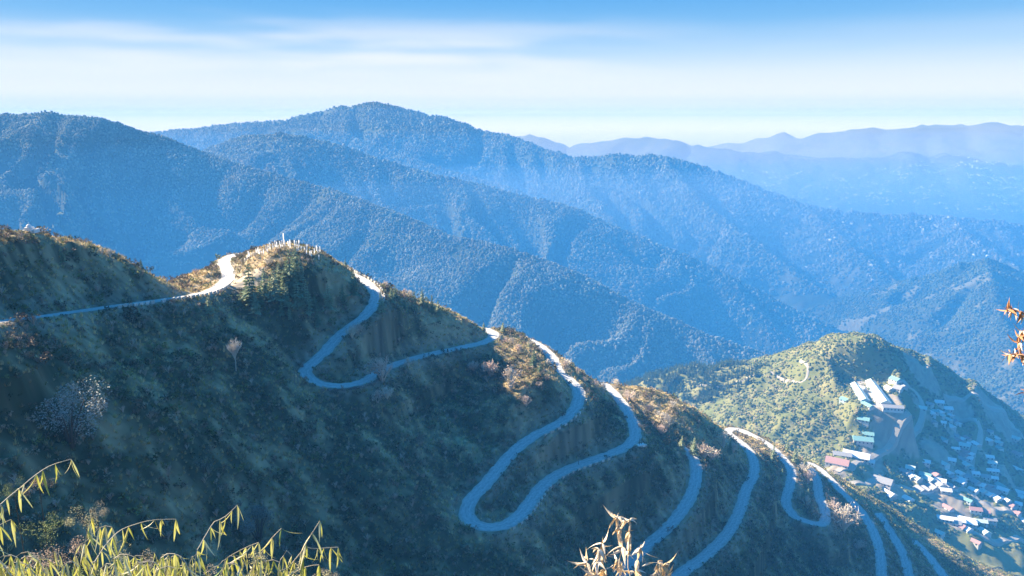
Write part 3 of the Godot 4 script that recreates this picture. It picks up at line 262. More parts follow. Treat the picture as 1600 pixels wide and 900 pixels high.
func scatter(called: String, m: Mesh, material: Material, buffer: PackedFloat32Array, tinted: bool, label: String, category: String) -> void:
	var mm := MultiMesh.new()
	mm.transform_format = MultiMesh.TRANSFORM_3D
	mm.use_colors = tinted
	mm.mesh = m
	mm.instance_count = buffer.size() / (16 if tinted else 12)
	mm.buffer = buffer
	var o := MultiMeshInstance3D.new()
	o.name = numbered(called)
	o.multimesh = mm
	o.material_override = material
	add_child(o)
	tag(o, label, category, "", "stuff")

func put(buffer: PackedFloat32Array, b: Basis, p: Vector3, c: Color) -> void:
	buffer.append_array(PackedFloat32Array([b.x.x, b.y.x, b.z.x, p.x, b.x.y, b.y.y, b.z.y, p.y, b.x.z, b.y.z, b.z.z, p.z, c.r, c.g, c.b, 1.0]))

func from_triangles(v: PackedVector3Array, colors := PackedColorArray(), normals := PackedVector3Array()) -> ArrayMesh:
	var a := []
	a.resize(Mesh.ARRAY_MAX)
	a[Mesh.ARRAY_VERTEX] = v
	if normals.size() == 0:
		normals.resize(v.size())
		for k in range(0, v.size(), 3):
			var q := (v[k + 2] - v[k]).cross(v[k + 1] - v[k]).normalized()
			normals[k] = q
			normals[k + 1] = q
			normals[k + 2] = q
	a[Mesh.ARRAY_NORMAL] = normals
	if colors.size():
		a[Mesh.ARRAY_COLOR] = colors
	var m := ArrayMesh.new()
	m.add_surface_from_arrays(Mesh.PRIMITIVE_TRIANGLES, a)
	return m

# a lumpy rounded crown: a few rings, every corner pushed in or out
func lump(seed_: int, rings: int, sides: int, rough: float, flat := 1.0) -> ArrayMesh:
	var r := RandomNumberGenerator.new()
	r.seed = seed_
	var ring := []
	for j in rings + 1:
		var row := []
		var a := PI * j / rings
		for i in sides:
			var t := TAU * (i + 0.5 * (j % 2)) / sides
			var k := 1.0 + r.randf_range(-rough, rough)
			row.append(Vector3(sin(a) * cos(t) * k, cos(a) * k * flat, sin(a) * sin(t) * k))
		if j == 0 or j == rings:
			for i in sides:
				row[i] = Vector3(0, flat * cos(a), 0)
		ring.append(row)
	var v := PackedVector3Array()
	for j in rings:
		for i in sides:
			var n := (i + 1) % sides
			var p: Vector3 = ring[j][i]
			var q: Vector3 = ring[j][n]
			var s: Vector3 = ring[j + 1][i]
			var u: Vector3 = ring[j + 1][n]
			if j > 0:
				v.append_array([p, q, s])
			if j < rings - 1:
				v.append_array([q, u, s])
	return from_triangles(v)

# points every `step` metres along a smooth line through `keys`
func spline(keys: Array, step: float) -> Array:
	var c := Curve3D.new()
	c.bake_interval = 0.5
	for i in keys.size():
		var a: Vector3 = keys[maxi(i - 1, 0)]
		var b: Vector3 = keys[mini(i + 1, keys.size() - 1)]
		var d := (b - a).normalized()
		var before: float = keys[i].distance_to(a) / 3.0
		var after: float = keys[i].distance_to(b) / 3.0
		c.add_point(keys[i], -d * before, d * after)
	var out := []
	var n := int(c.get_baked_length() / step)
	for k in n + 1:
		out.append(c.sample_baked(k * step, true))
	return out

# ---------------------------------------------------------------- terrain
func build_ground() -> void:
	var coarse := Field.new(-290, -760, 520, 40, 8.0)
	coarse.fill(Plate.new(CONTROL, 0.02))
	var f := Field.new(-240, -680, 470, -112, 1.3)
	var big := noise(11, 0.02, 3)
	var mid := noise(12, 0.085, 3)
	var fine := noise(13, 0.4, 2)
	var rills := noise(15, 0.05, 2)
	for j in f.nz:
		for i in f.nx:
			var x := f.x0 + i * f.cell
			var z := f.z0 + j * f.cell
			var gully := 1.0 - absf(rills.get_noise_2d(x * 0.35 + z * 0.25 + 6.0 * mid.get_noise_2d(x, z), z - x * 0.15 + 9.0 * big.get_noise_2d(x * 2.0, z * 2.0))) * 2.0
			f.h[j * f.nx + i] = coarse.cubic(x, z) + big.get_noise_2d(x, z) * 2.2 + mid.get_noise_2d(x, z) * 1.3 + fine.get_noise_2d(x, z) * 0.35 - maxf(gully - 0.55, 0.0) * 3.0
	# the road bench: cut into the slope above it, filled below it
	var near := PackedFloat32Array()
	near.resize(f.h.size())
	near.fill(1e9)
	var level := f.h.duplicate()
	for line in [road_line, road_middle, road_lower, road_lowest]:
		for p in line:
			var i0 := int((p.x - 15.0 - f.x0) / f.cell)
			var j0 := int((p.z - 15.0 - f.z0) / f.cell)
			for j in range(maxi(j0, 0), mini(j0 + 25, f.nz)):
				for i in range(maxi(i0, 0), mini(i0 + 25, f.nx)):
					var dx: float = f.x0 + i * f.cell - p.x
					var dz: float = f.z0 + j * f.cell - p.z
					var d := dx * dx + dz * dz
					var k := j * f.nx + i
					if d < near[k]:
						near[k] = d
						level[k] = p.y
	for k in f.h.size():
		if near[k] < 225.0:
			var d := maxf(sqrt(near[k]) - 4.1, 0.0)
			f.h[k] = clampf(f.h[k], level[k] - 0.12 - d * 1.05, level[k] - 0.12 + d * 1.5)
	ground = f
	var tones := PackedColorArray()
	tones.resize(f.h.size())
	var grain := noise(22, 0.35, 2)
	for j in f.nz:
		for i in f.nx:
			var k := j * f.nx + i
			var x := f.x0 + i * f.cell
			var z := f.z0 + j * f.cell
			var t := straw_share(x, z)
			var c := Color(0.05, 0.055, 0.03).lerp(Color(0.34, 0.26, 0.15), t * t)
			var g := 1.0 + grain.get_noise_2d(x, z) * 0.5
			var s := sqrt(near[k])
			if s < 9.0:
				c = c.lerp(Color(0.27, 0.23, 0.17), clampf((9.0 - s) / 3.5, 0.0, 1.0) * (0.55 + 0.8 * grain.get_noise_2d(x * 0.6, z)))
			var apron := Vector2((x + 115.0) / 10.0, (z + 314.0) / 10.0).length() + grain.get_noise_2d(x * 0.5, z * 0.5) * 0.3
			if apron < 1.0:
				c = Color(0.38, 0.31, 0.22)
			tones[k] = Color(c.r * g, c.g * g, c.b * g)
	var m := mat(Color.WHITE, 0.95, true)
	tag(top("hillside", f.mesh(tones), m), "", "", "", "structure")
	# the slope that the viewpoint stands on
	var s := Field.new(-180, -114, 160, 36, 2.5)
	for j in s.nz:
		for i in s.nx:
			var x := s.x0 + i * s.cell
			var z := s.z0 + j * s.cell
			s.h[j * s.nx + i] = coarse.cubic(x, z) + mid.get_noise_2d(x, z) * 0.4 - (0.5 if z < -111.0 else 0.0)
	var plain := PackedColorArray()
	plain.resize(s.h.size())
	for k in plain.size():
		plain[k] = Color(0.1, 0.09, 0.05)
	tag(top("viewpoint_slope", s.mesh(plain), m), "", "", "", "structure")
	slope_near = s

var slope_near: Field
var patch_noise := noise(21, 0.03, 4)
var streak_noise := noise(23, 0.07, 3)
var speck_noise := noise(24, 0.16, 3)
var crest_grid := {}
# the grassy top of the ridge: 1 along its crest, 0 some 20 m away from it
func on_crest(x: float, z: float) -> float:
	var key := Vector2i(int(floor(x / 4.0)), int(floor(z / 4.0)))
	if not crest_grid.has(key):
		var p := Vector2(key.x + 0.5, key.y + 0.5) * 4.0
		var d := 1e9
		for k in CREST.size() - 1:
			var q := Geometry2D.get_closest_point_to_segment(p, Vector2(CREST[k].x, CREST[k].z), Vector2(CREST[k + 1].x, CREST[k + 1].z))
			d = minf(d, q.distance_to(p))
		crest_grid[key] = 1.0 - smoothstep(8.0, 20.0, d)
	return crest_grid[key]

# how much dry grass there is: patches drawn out down the slope
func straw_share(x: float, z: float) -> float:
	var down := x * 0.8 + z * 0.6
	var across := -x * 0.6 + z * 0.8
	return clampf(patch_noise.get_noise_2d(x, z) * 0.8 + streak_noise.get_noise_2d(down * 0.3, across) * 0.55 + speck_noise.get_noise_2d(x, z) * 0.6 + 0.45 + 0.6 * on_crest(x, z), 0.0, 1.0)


func build_road(line: Array, half: float) -> void:
	var v := PackedVector3Array()
	var uv := PackedVector2Array()
	var nn := PackedVector3Array()
	var idx := PackedInt32Array()
	var run := 0.0
	var edge := noise(31, 0.15, 2)
	for k in line.size():
		var a: Vector3 = line[maxi(k - 1, 0)]
		var b: Vector3 = line[mini(k + 1, line.size() - 1)]
		var d := b - a
		d.y = 0
		var side := d.normalized().cross(Vector3.UP)
		if k:
			run += line[k].distance_to(line[k - 1])
		var offs := [-1.0, -0.93, 0.0, 0.93, 1.0]
		for i in 5:
			var wide := half + edge.get_noise_2d(run, i * 3.0) * 0.7
			var p: Vector3 = line[k] + side * offs[i] * wide
			p.y += 0.05 if i in [1, 3] else (0.09 if i == 2 else -0.1)
			v.append(p)
			uv.append(Vector2(0.5 + offs[i] * 0.5, run / 12.0))
			nn.append(Vector3.UP)
		if k:
			for i in 4:
				var q := (k - 1) * 5 + i
				idx.append_array([q, q + 5, q + 1, q + 1, q + 5, q + 6])
	var arr := []
	arr.resize(Mesh.ARRAY_MAX)
	arr[Mesh.ARRAY_VERTEX] = v
	arr[Mesh.ARRAY_NORMAL] = nn
	arr[Mesh.ARRAY_TEX_UV] = uv
	arr[Mesh.ARRAY_INDEX] = idx
	var m := ArrayMesh.new()
	m.add_surface_from_arrays(Mesh.PRIMITIVE_TRIANGLES, arr)
	tag(top("road", m, road_material()), "", "", "", "structure")

var road_mat: StandardMaterial3D
func road_material() -> StandardMaterial3D:
	if road_mat:
		return road_mat
	var im := Image.create(128, 512, false, Image.FORMAT_RGB8)
	var a := noise(41, 0.02, 3)
	var b := noise(42, 0.25, 2)
	for y in 512:
		for x in 128:
			var u := x / 127.0
			var wheel := exp(-pow((absf(u - 0.5) - 0.2) / 0.07, 2.0))
			var g := 0.4 + 0.15 * a.get_noise_2d(x * 2.0, y * 0.4) + 0.05 * b.get_noise_2d(x, y) + 0.09 * wheel
			var dust := smoothstep(0.36, 0.5, absf(u - 0.5) + 0.05 * a.get_noise_2d(x, y))
			var c := Color(g, g * 0.985, g * 0.95).lerp(Color(0.42, 0.37, 0.3), dust * 0.7)
			im.set_pixel(x, y, c.linear_to_srgb())
	road_mat = mat(Color.WHITE, 0.85)
	road_mat.albedo_texture = ImageTexture.create_from_image(im)
	return road_mat

# ---------------------------------------------------------------- far ranges: the highest of several ridges, each with ribs running down from its crest
class Ridge:
	var p: Array
	var fall: float
	var wave: float
	var deep: float
	var drift: float
	func _init(points: Array, fall_: float, wave_: float, deep_: float, drift_: float) -> void:
		p = points
		fall = fall_
		wave = wave_
		deep = deep_
		drift = drift_

func ridge_height(ridges: Array, x: float, z: float, rib: FastNoiseLite, warp: FastNoiseLite) -> float:
	var best := -1e9
	var q := Vector2(x, z)
	var bend := warp.get_noise_2d(x, z)
	for r: Ridge in ridges:
		var near := 1e12
		var along := 0.0
		var high := 0.0
		var run := 0.0
		for k in r.p.size() - 1:
			var a := Vector2(r.p[k].x, r.p[k].z)
			var b := Vector2(r.p[k + 1].x, r.p[k + 1].z)
			var ab := b - a
			var l2 := ab.length_squared()
			var t := clampf((q - a).dot(ab) / l2, 0.0, 1.0)
			var d := (a + ab * t).distance_squared_to(q)
			if d < near:
				near = d
				along = run + sqrt(l2) * t
				high = lerpf(r.p[k].y, r.p[k + 1].y, t)
			run += sqrt(l2)
		var v := sqrt(near)
		var s := along + r.drift * v + bend * r.wave * 0.9
		var fold := clampf(1.0 - absf(rib.get_noise_1d(s / r.wave * 100.0)) * 2.4, 0.0, 1.0) * 0.85 + clampf(1.0 - absf(rib.get_noise_1d(s / r.wave * 270.0 + 777.0)) * 2.6, 0.0, 1.0) * 0.25
		var y := high - r.fall * v * (1.0 - 0.1 * smoothstep(0.0, 600.0, v)) - minf(fold, 1.0) * minf(v * 0.7, r.deep)
		best = maxf(best, y)
	return best

var clearing: FastNoiseLite
var clear_from := 1e9
# open fields and settlements among the woods
func is_field(x: float, z: float) -> bool:
	return x > clear_from and clearing.get_noise_2d(x * 0.6, z * 1.6) > 0.3

func build_mountain(ridges: Array, ax: float, az: float, bx: float, bz: float, step: float, seed_: int, shades: Array, rough: float, fields_from := 1e9) -> Field:
	clearing = noise(seed_ + 9, 0.007, 4)
	clear_from = fields_from
	var f := Field.new(ax, az, bx, bz, step)
	var rib := noise(seed_, 0.01, 1)
	var warp := noise(seed_ + 1, 0.9 / (step * 40.0), 2)
	var bump := noise(seed_ + 2, 0.25 / step, 3)
	var patch := noise(seed_ + 3, 0.06 / step, 4)
	var tones := PackedColorArray()
	tones.resize(f.h.size())
	for j in f.nz:
		for i in f.nx:
			var x := ax + i * step
			var z := az + j * step
			f.h[j * f.nx + i] = ridge_height(ridges, x, z, rib, warp) + bump.get_noise_2d(x, z) * rough
			tones[j * f.nx + i] = Color(0.19, 0.17, 0.1) if is_field(x, z) else shades[0].lerp(shades[1], clampf(0.5 + patch.get_noise_2d(x, z) * 1.3, 0.0, 1.0))
	tag(top("mountain", f.mesh(tones), mat(Color.WHITE, 1.0, true)), "", "", "", "structure")
	return f

# woods: one rounded crown for each tree on the slopes that face the valley
func build_woods(f: Field, step: float, size: float, seed_: int, tones: Array, label: String, keep: Callable) -> void:
	var r := RandomNumberGenerator.new()
	r.seed = seed_
	var thin := noise(seed_, 0.004, 3)
	var kinds := noise(seed_ + 4, 0.006, 3)
	var buffer := PackedFloat32Array()
	var x := f.x0 + step
	while x < f.x0 + (f.nx - 1) * f.cell:
		var z := f.z0 + step
		while z < f.z0 + (f.nz - 1) * f.cell:
			var px := x + r.randf_range(-0.6, 0.6) * step
			var pz := z + r.randf_range(-0.6, 0.6) * step
			z += step
			var y := f.at(px, pz)
			if not keep.call(px, y, pz) or (is_field(px, pz) and r.randf() < 0.75) or r.randf() < 0.1 + 1.6 * maxf(thin.get_noise_2d(px * 1.6, pz * 1.6) - 0.18, 0.0):
				continue
			var s := size * (r.randf_range(0.5, 1.1) if r.randf() < 0.93 else r.randf_range(1.15, 1.5))
			var b := Basis(Vector3.UP, r.randf() * TAU).scaled(Vector3(s, s * r.randf_range(0.9, 1.4), s))
			var c: Color = tones[r.randi() % tones.size()]
			put(buffer, b, Vector3(px, y + s * 0.3, pz), c * r.randf_range(0.8, 1.2) * (1.0 + 0.55 * kinds.get_noise_2d(px, pz)))
		x += step
	scatter("forest", lump(seed_, 4, 6, 0.28), mat(Color.WHITE, 1.0, true), buffer, true, label, "forest")

# in front of the camera and within (a little more than) what it can see
func in_view(p: Vector3) -> bool:
	return p.z < -1.0 and absf(p.x) < -p.z * 0.78 + 40.0

# ---------------------------------------------------------------- plants
const ORDINAL := ["first", "second", "third", "fourth", "fifth", "sixth", "seventh", "eighth", "ninth", "tenth", "eleventh", "twelfth", "thirteenth", "fourteenth", "fifteenth", "sixteenth", "seventeenth", "eighteenth", "nineteenth", "twentieth"]

func place_word(k: int) -> String:
	if k < 20:
		return ORDINAL[k]
	var tens: String = ["", "", "twenty", "thirty", "forty", "fifty"][(k + 1) / 10]
	if (k + 1) % 10 == 0:
		return {"twenty": "twentieth", "thirty": "thirtieth", "forty": "fortieth", "fifty": "fiftieth"}[tens]
	return tens + "-" + ORDINAL[(k + 1) % 10 - 1]

func quad(v: PackedVector3Array, a: Vector3, b: Vector3, c: Vector3, d: Vector3) -> void:
	v.append_array([a, b, c, a, c, d])

# a tapered limb of `sides` faces along `line`
func limb(v: PackedVector3Array, line: Array, r0: float, r1: float, sides := 5) -> void:
	var before := []
	for k in line.size():
		var a: Vector3 = line[maxi(k - 1, 0)]
		var b: Vector3 = line[mini(k + 1, line.size() - 1)]
		var d := (b - a).normalized()
		var x := d.cross(Vector3.RIGHT if absf(d.x) < 0.8 else Vector3.UP).normalized()
		var y := d.cross(x)
		var r := lerpf(r0, r1, float(k) / maxf(line.size() - 1, 1))
		var now := []
		for i in sides:
			var t := TAU * i / sides
			now.append(line[k] + (x * cos(t) + y * sin(t)) * r)
		if k:
			for i in sides:
				var n := (i + 1) % sides
				quad(v, before[i], now[i], now[n], before[n])
		before = now

# a fir of height 1: tiers of drooping, uneven sprays
func fir_crown(seed_: int, spread: float) -> ArrayMesh:
	var r := RandomNumberGenerator.new()
	r.seed = seed_
	var v := PackedVector3Array()
	var tiers := 13
	for k in tiers:
		var up := 0.1 + 0.88 * k / (tiers - 1.0)
		var reach := spread * pow(1.0 - up * 0.97, 0.75) * r.randf_range(0.8, 1.15)
		var count := 10 if k < 8 else 7
		for i in count:
			if r.randf() < 0.1:
				continue
			var t := TAU * (i + r.randf() * 0.9) / count + k * 1.3
			var l := reach * r.randf_range(0.55, 1.15)
			var out := Vector3(cos(t), 0, sin(t))
			var side := Vector3(-sin(t), 0, cos(t))
			var a := Vector3(0, up + 0.02, 0)
			var mid := out * l * 0.55 + Vector3(0, up - l * 0.1 + r.randf_range(-0.01, 0.01), 0)
			var tip := out * l + Vector3(0, up - l * r.randf_range(0.05, 0.35), 0)
			var w := l * r.randf_range(0.22, 0.34)
			v.append_array([a, mid + side * w + Vector3(0, -0.02, 0), mid + Vector3(0, 0.012, 0)])
			v.append_array([a, mid + Vector3(0, 0.012, 0), mid - side * w + Vector3(0, -0.02, 0)])
			v.append_array([mid + side * w * 0.9, tip + side * w * 0.3, mid])
			v.append_array([mid, tip, mid + side * w * 0.4])
			v.append_array([mid, mid - side * w * 0.9, tip - side * w * 0.25])
			v.append_array([mid + Vector3(0, 0.03, 0), tip + Vector3(0, 0.015, 0), mid - side * w * 0.3 + Vector3(0, -0.025, 0)])
	v.append_array([Vector3(-0.015, 0.9, 0), Vector3(0, 1.02, 0), Vector3(0.015, 0.9, 0.01)])
	return from_triangles(v)

func fir_trunk() -> ArrayMesh:
	var v := PackedVector3Array()
	limb(v, [Vector3(0, -0.12, 0), Vector3(0, 0.3, 0), Vector3(0.005, 0.95, 0)], 0.026, 0.006)
	return from_triangles(v)

# leafless branches spreading upward in a broom, height 1
func broom(seed_: int, spread: float, twigs: int, thick: float) -> ArrayMesh:
	var r := RandomNumberGenerator.new()
	r.seed = seed_
	var v := PackedVector3Array()
	for k in twigs:
		var t := TAU * k / twigs + r.randf()
		var lean := r.randf_range(0.05, 1.0)
		var out := Vector3(cos(t), 0, sin(t)) * spread * lean
		var tall := r.randf_range(0.65, 1.0) * (1.05 - 0.35 * lean * lean)
		var line := [Vector3(0, -0.05, 0), out * 0.35 + Vector3(0, tall * 0.45, 0), out * 0.8 + Vector3(0, tall * 0.8, 0), out + Vector3(r.randf_range(-0.05, 0.05), tall, r.randf_range(-0.05, 0.05))]
		limb(v, line, thick, thick * 0.35, 3)
		for j in 7:
			var f := r.randf_range(0.35, 1.0)
			var s: Vector3 = line[1].lerp(line[3], f)
			var e := s + Vector3(r.randf_range(-1, 1), r.randf_range(0.2, 1.2), r.randf_range(-1, 1)) * 0.13
			limb(v, [s, e], thick * 0.45, thick * 0.2, 3)
	return from_triangles(v)

# small leaves through an uneven rounded volume of height about 1, with stems seen between them
func leafy(seed_: int, leaves: int, size: float, wide: float, low := 0.05) -> ArrayMesh:
	var r := RandomNumberGenerator.new()
	r.seed = seed_
	var lobes := []
	for k in 7:
		lobes.append([Vector3(r.randf_range(-0.5, 0.5) * wide, r.randf_range(0.35, 0.8), r.randf_range(-0.5, 0.5) * wide), r.randf_range(0.16, 0.3)])
	var v := PackedVector3Array()
	for k in leaves:
		var lobe: Array = lobes[r.randi() % lobes.size()]
		var d: Vector3 = Vector3(r.randfn(), r.randfn(), r.randfn()).normalized() * lobe[1] * pow(r.randf(), 0.35)
		var p: Vector3 = lobe[0] + d
		p.y = maxf(p.y, low)
		var a := Vector3(r.randfn(), r.randfn() * 0.6, r.randfn()).normalized()
		var b := a.cross(Vector3(r.randfn(), r.randfn(), r.randfn())).normalized()
		var s := size * r.randf_range(0.6, 1.3)
		quad(v, p - a * s, p - b * s * 0.5, p + a * s, p + b * s * 0.5)
	return from_triangles(v)

func stems(seed_: int, count: int, wide: float, thick: float) -> ArrayMesh:
	var r := RandomNumberGenerator.new()
	r.seed = seed_
	var v := PackedVector3Array()
	for k in count:
		var e := Vector3(r.randf_range(-0.5, 0.5) * wide, r.randf_range(0.5, 0.85), r.randf_range(-0.5, 0.5) * wide)
		limb(v, [Vector3(0, -0.12, 0), e * 0.5 + Vector3(0, 0.06, 0), e], thick, thick * 0.3, 4)
	return from_triangles(v)

func blades(seed_: int, count: int, wide: float, lean: float) -> ArrayMesh:
	var r := RandomNumberGenerator.new()
	r.seed = seed_
	var v := PackedVector3Array()
	for k in count:
		var t := r.randf() * TAU
		var p := Vector3(cos(t), 0, sin(t)) * r.randf() * wide
		var q := Vector3(-sin(t), 0, cos(t)) * 0.045
		var e := p + Vector3(cos(t), 0, sin(t)) * lean * r.randf() + Vector3(0, r.randf_range(0.55, 1.1), 0)
		v.append_array([p - q, e, p + q])
	return from_triangles(v)

func grow(called: String, parts: Array, at_: Vector3, height: float, turn: float, label: String, category: String, group: String) -> Node3D:
	# nothing grows on the road: move what stands on it to its verge
	var q: Vector3 = road_line[nearest(road_line, at_)]
	var q2: Vector3 = road_middle[nearest(road_middle, at_)]
	q = q if q.distance_to(at_) < q2.distance_to(at_) else q2
	var off := Vector2(at_.x - q.x, at_.z - q.z)
	if off.length() < 5.2:
		off = (off.normalized() if off.length() > 1.5 else Vector2(0.9, 0.44)) * 5.4
		at_ = Vector3(q.x + off.x, ground.at(q.x + off.x, q.z + off.y), q.z + off.y)
	var o := thing(called, label, category, at_, turn, group)
	for p in parts:
		part(p[0], p[1], p[2], o).scale = Vector3.ONE * height
	return o

func build_plants() -> void:
	var bark := mat(lin(0.09, 0.07, 0.055), 0.95)
	var trunk := fir_trunk()
	var firs := [fir_crown(101, 0.3), fir_crown(102, 0.34), fir_crown(103, 0.27), fir_crown(104, 0.38)]
	var fir_mats := [mat(lin(0.24, 0.28, 0.17), 0.8), mat(lin(0.3, 0.32, 0.2), 0.8), mat(lin(0.16, 0.2, 0.12), 0.8)]
	for m in fir_mats:
		m.backlight_enabled = true
		m.backlight = Color(0.3, 0.32, 0.18)
	for set_ in [[CONIFERS_KNOLL, "in the clump below the prayer flags", "conifers in the clump on the knoll", 1.75], [CONIFERS_BELOW_ROAD, "alone on the dark slope under the blocky parapet", "conifers under the upper road", 1.3], [CONIFERS_SHOULDER, "on the shoulder right of the upper bend", "conifers on the shoulder", 1.3], [CONIFERS_CREST, "standing on the sunlit skyline of the ridge", "conifers on the skyline", 1.2], [CONIFERS_LOOPS, "between the lower road loops", "conifers between the loops", 1.2]]:
		for k in set_[0].size():
			var c: Array = set_[0][k]
			var h: float = c[2] * set_[3]
			grow("conifer_tree", [["trunk", trunk, bark], ["crown", firs[rng.randi() % 4], fir_mats[rng.randi() % 3]]], Vector3(c[0], ground.at(c[0], c[1]), c[1]), h, rng.randf() * TAU, "layered %s conifer %s, %s from left" % ["tall" if h > 8.5 else ("small" if h < 5.5 else "green"), set_[1], place_word(k)], "tree", set_[2])
	var brooms := [broom(111, 0.5, 26, 0.024), broom(112, 0.62, 30, 0.022), broom(113, 0.4, 24, 0.026)]
	var haze_leaves := [leafy(115, 150, 0.05, 0.9, 0.3), leafy(116, 170, 0.05, 1.0, 0.3)]
	var pale := [mat(lin(0.62, 0.5, 0.42), 0.9), mat(lin(0.55, 0.42, 0.34), 0.9), mat(lin(0.64, 0.57, 0.47), 0.9)]
	var dry := [mat(lin(0.5, 0.38, 0.29), 0.9), mat(lin(0.5, 0.42, 0.28), 0.9), mat(lin(0.42, 0.3, 0.23), 0.9)]
	var golden := [mat(lin(0.56, 0.44, 0.25), 0.9), mat(lin(0.48, 0.4, 0.22), 0.9)]
	for set_ in [[SHRUBS_UPPER, "bare pale shrub on the dark slope by the upper loops", "bare shrubs by the upper loops", 1.25], [SHRUBS_LOWER, "bare pinkish shrub among the lower loops", "bare shrubs by the lower loops", 1.2], [SHRUBS_CREST, "dry brown shrub along the sunlit crest", "dry shrubs along the crest", 1.0]]:
		for k in set_[0].size():
			var c: Array = set_[0][k]
			var at_ := Vector3(c[0], ground.at(c[0], c[1]), c[1])
			var turn := rng.randf() * TAU
			grow("shrub", [["branches", brooms[k % 3], pale[rng.randi() % 3]], ["foliage", haze_leaves[k % 2], golden[rng.randi() % 2] if set_[0] == SHRUBS_CREST else dry[rng.randi() % 3]]], at_, c[2] * set_[3], turn, "%s, %s from left" % [set_[1], place_word(k)], "shrub", set_[2])
	var bare := BARE_TREES[0]
	var bv := PackedVector3Array()
	limb(bv, [Vector3(0, -0.1, 0), Vector3(0.01, 0.3, 0), Vector3(0, 0.62, 0.01)], 0.022, 0.014)
	var o := thing("bare_tree", "slender white leafless tree alone on the shaded slope", "tree", Vector3(bare[0], ground.at(bare[0], bare[1]), bare[1]))
	part("trunk", from_triangles(bv), mat(lin(0.4, 0.36, 0.3)), o).scale = Vector3.ONE * bare[2]
	var bc := part("crown", broom(121, 0.5, 30, 0.022), mat(lin(0.6, 0.54, 0.46)), o, Vector3(0, bare[2] * 0.4, 0))
	bc.scale = Vector3.ONE * bare[2] * 0.62
	var names := [["big pale silvery tree low on the shaded slope", 1.0], ["small pale bush on the shaded slope below the road", 1.0], ["small whitish tree deep in the shaded hollow", 1.0], ["rounded grey tree above the bamboo leaves", 1.0], ["tiny pale bush under the road at the edge", 1.0]]
	for k in PALE_TREES.size():
		var c: Array = PALE_TREES[k]
		grow("pale_tree", [["trunk", stems(131 + k, 9, 0.9, 0.02), bark], ["crown", leafy(135 + k, 3000 if k in [0, 3] else 300, 0.018, 1.0, 0.15), mat(lin(0.34, 0.34, 0.3) if k < 3 else lin(0.2, 0.2, 0.17))]], Vector3(c[0], ground.at(c[0], c[1]), c[1]), c[2] * 1.15, k * 1.3, names[k][0], "tree", "")
	build_cover()

# the grass and scrub that clothe the hillside
func build_cover() -> void:
	var grass := PackedFloat32Array()
	var scrub := PackedFloat32Array()
	var brush := PackedFloat32Array()
	var clump := noise(202, 0.11, 2)
	var straw := [Color(0.46, 0.35, 0.18), Color(0.36, 0.29, 0.13), Color(0.52, 0.41, 0.23), Color(0.25, 0.24, 0.09)]
	var leaf := [Color(0.05, 0.06, 0.026), Color(0.1, 0.09, 0.045), Color(0.2, 0.14, 0.09), Color(0.15, 0.16, 0.055), Color(0.3, 0.23, 0.16)]
	var r := RandomNumberGenerator.new()
	r.seed = 77
	var roads := {}
	for line in [road_line, road_middle, road_lower, road_lowest]:
		for p in line:
			for dx in range(-2, 3):
				for dz in range(-2, 3):
					var key := Vector2i(int(floor(p.x / 2.0)) + dx, int(floor(p.z / 2.0)) + dz)
					var was: float = roads.get(key, 99.0)
					roads[key] = minf(was, Vector2(p.x - (key.x + 0.5) * 2.0, p.z - (key.y + 0.5) * 2.0).length())
	var x := -200.0
	while x < 440.0:
		var z := -640.0
		while z < -125.0:
			var px := x + r.randf_range(-1, 1)
			var pz := z + r.randf_range(-1, 1)
			z += 1.15
			if absf(px) > -pz * 0.78 + 15.0:
				continue
			if roads.get(Vector2i(int(floor(px / 2.0)), int(floor(pz / 2.0))), 99.0) < 3.9:
				continue
			var y := ground.at(px, pz)
			if Vector2((px + 115.0) / 10.0, (pz + 314.0) / 10.0).length() < 0.9 and r.randf() < 0.9:
				continue
			if y / pz > 0.74 or y - pz * 0.0 < -420.0:
				continue
			var n := straw_share(px, pz) - 0.4
			var turn := Basis(Vector3.UP, r.randf() * TAU)
			if clump.get_noise_2d(px, pz) - n * 0.6 > 0.0 and r.randf() < 0.6:
				if r.randf() < 0.16:
					put(brush, turn.scaled(Vector3.ONE * r.randf_range(0.9, 2.4)), Vector3(px, y - 0.1, pz), [Color(0.5, 0.42, 0.34), Color(0.42, 0.32, 0.25), Color(0.3, 0.26, 0.2)][r.randi() % 3])
					continue
				var s := (r.randf_range(0.7, 2.2) if r.randf() < 0.93 else r.randf_range(2.4, 3.8)) * (1.0 + 0.3 * maxf(clump.get_noise_2d(px, pz), 0.0))
				var c: Color = leaf[r.randi() % 5].lerp(Color(0.2, 0.22, 0.06), 0.65 * smoothstep(150.0, 280.0, px)) * r.randf_range(0.7, 1.3)
				put(scrub, turn.scaled(Vector3(s, s * r.randf_range(0.7, 1.1), s)), Vector3(px, y - 0.15, pz), c)
			elif r.randf() < 0.8:
				var s := r.randf_range(0.5, 1.25)
				var c: Color = straw[r.randi() % 4] * r.randf_range(0.7, 1.25) * (1.0 + n * 0.7)
				put(grass, turn.scaled(Vector3(s * 1.7, s, s * 1.7)), Vector3(px, y - 0.05, pz), c)
		x += 1.15
	var gm := mat(Color.WHITE, 0.95, true)
	var sm := mat(Color.WHITE, 0.95, true)
	scatter("grass", blades(203, 18, 0.42, 0.45), gm, grass, true, "dry straw-coloured grass covering the hillside", "grass")
	scatter("scrub", leafy(204, 60, 0.13, 1.0, 0.02), sm, scrub, true, "low dark scrub scattered over the hillside", "scrub")
	scatter("dry_brush", broom(205, 0.6, 14, 0.03), sm, brush, true, "small pale leafless brush scattered over the hillside", "brush")
	print("grass ", grass.size() / 16, " scrub ", scrub.size() / 16)

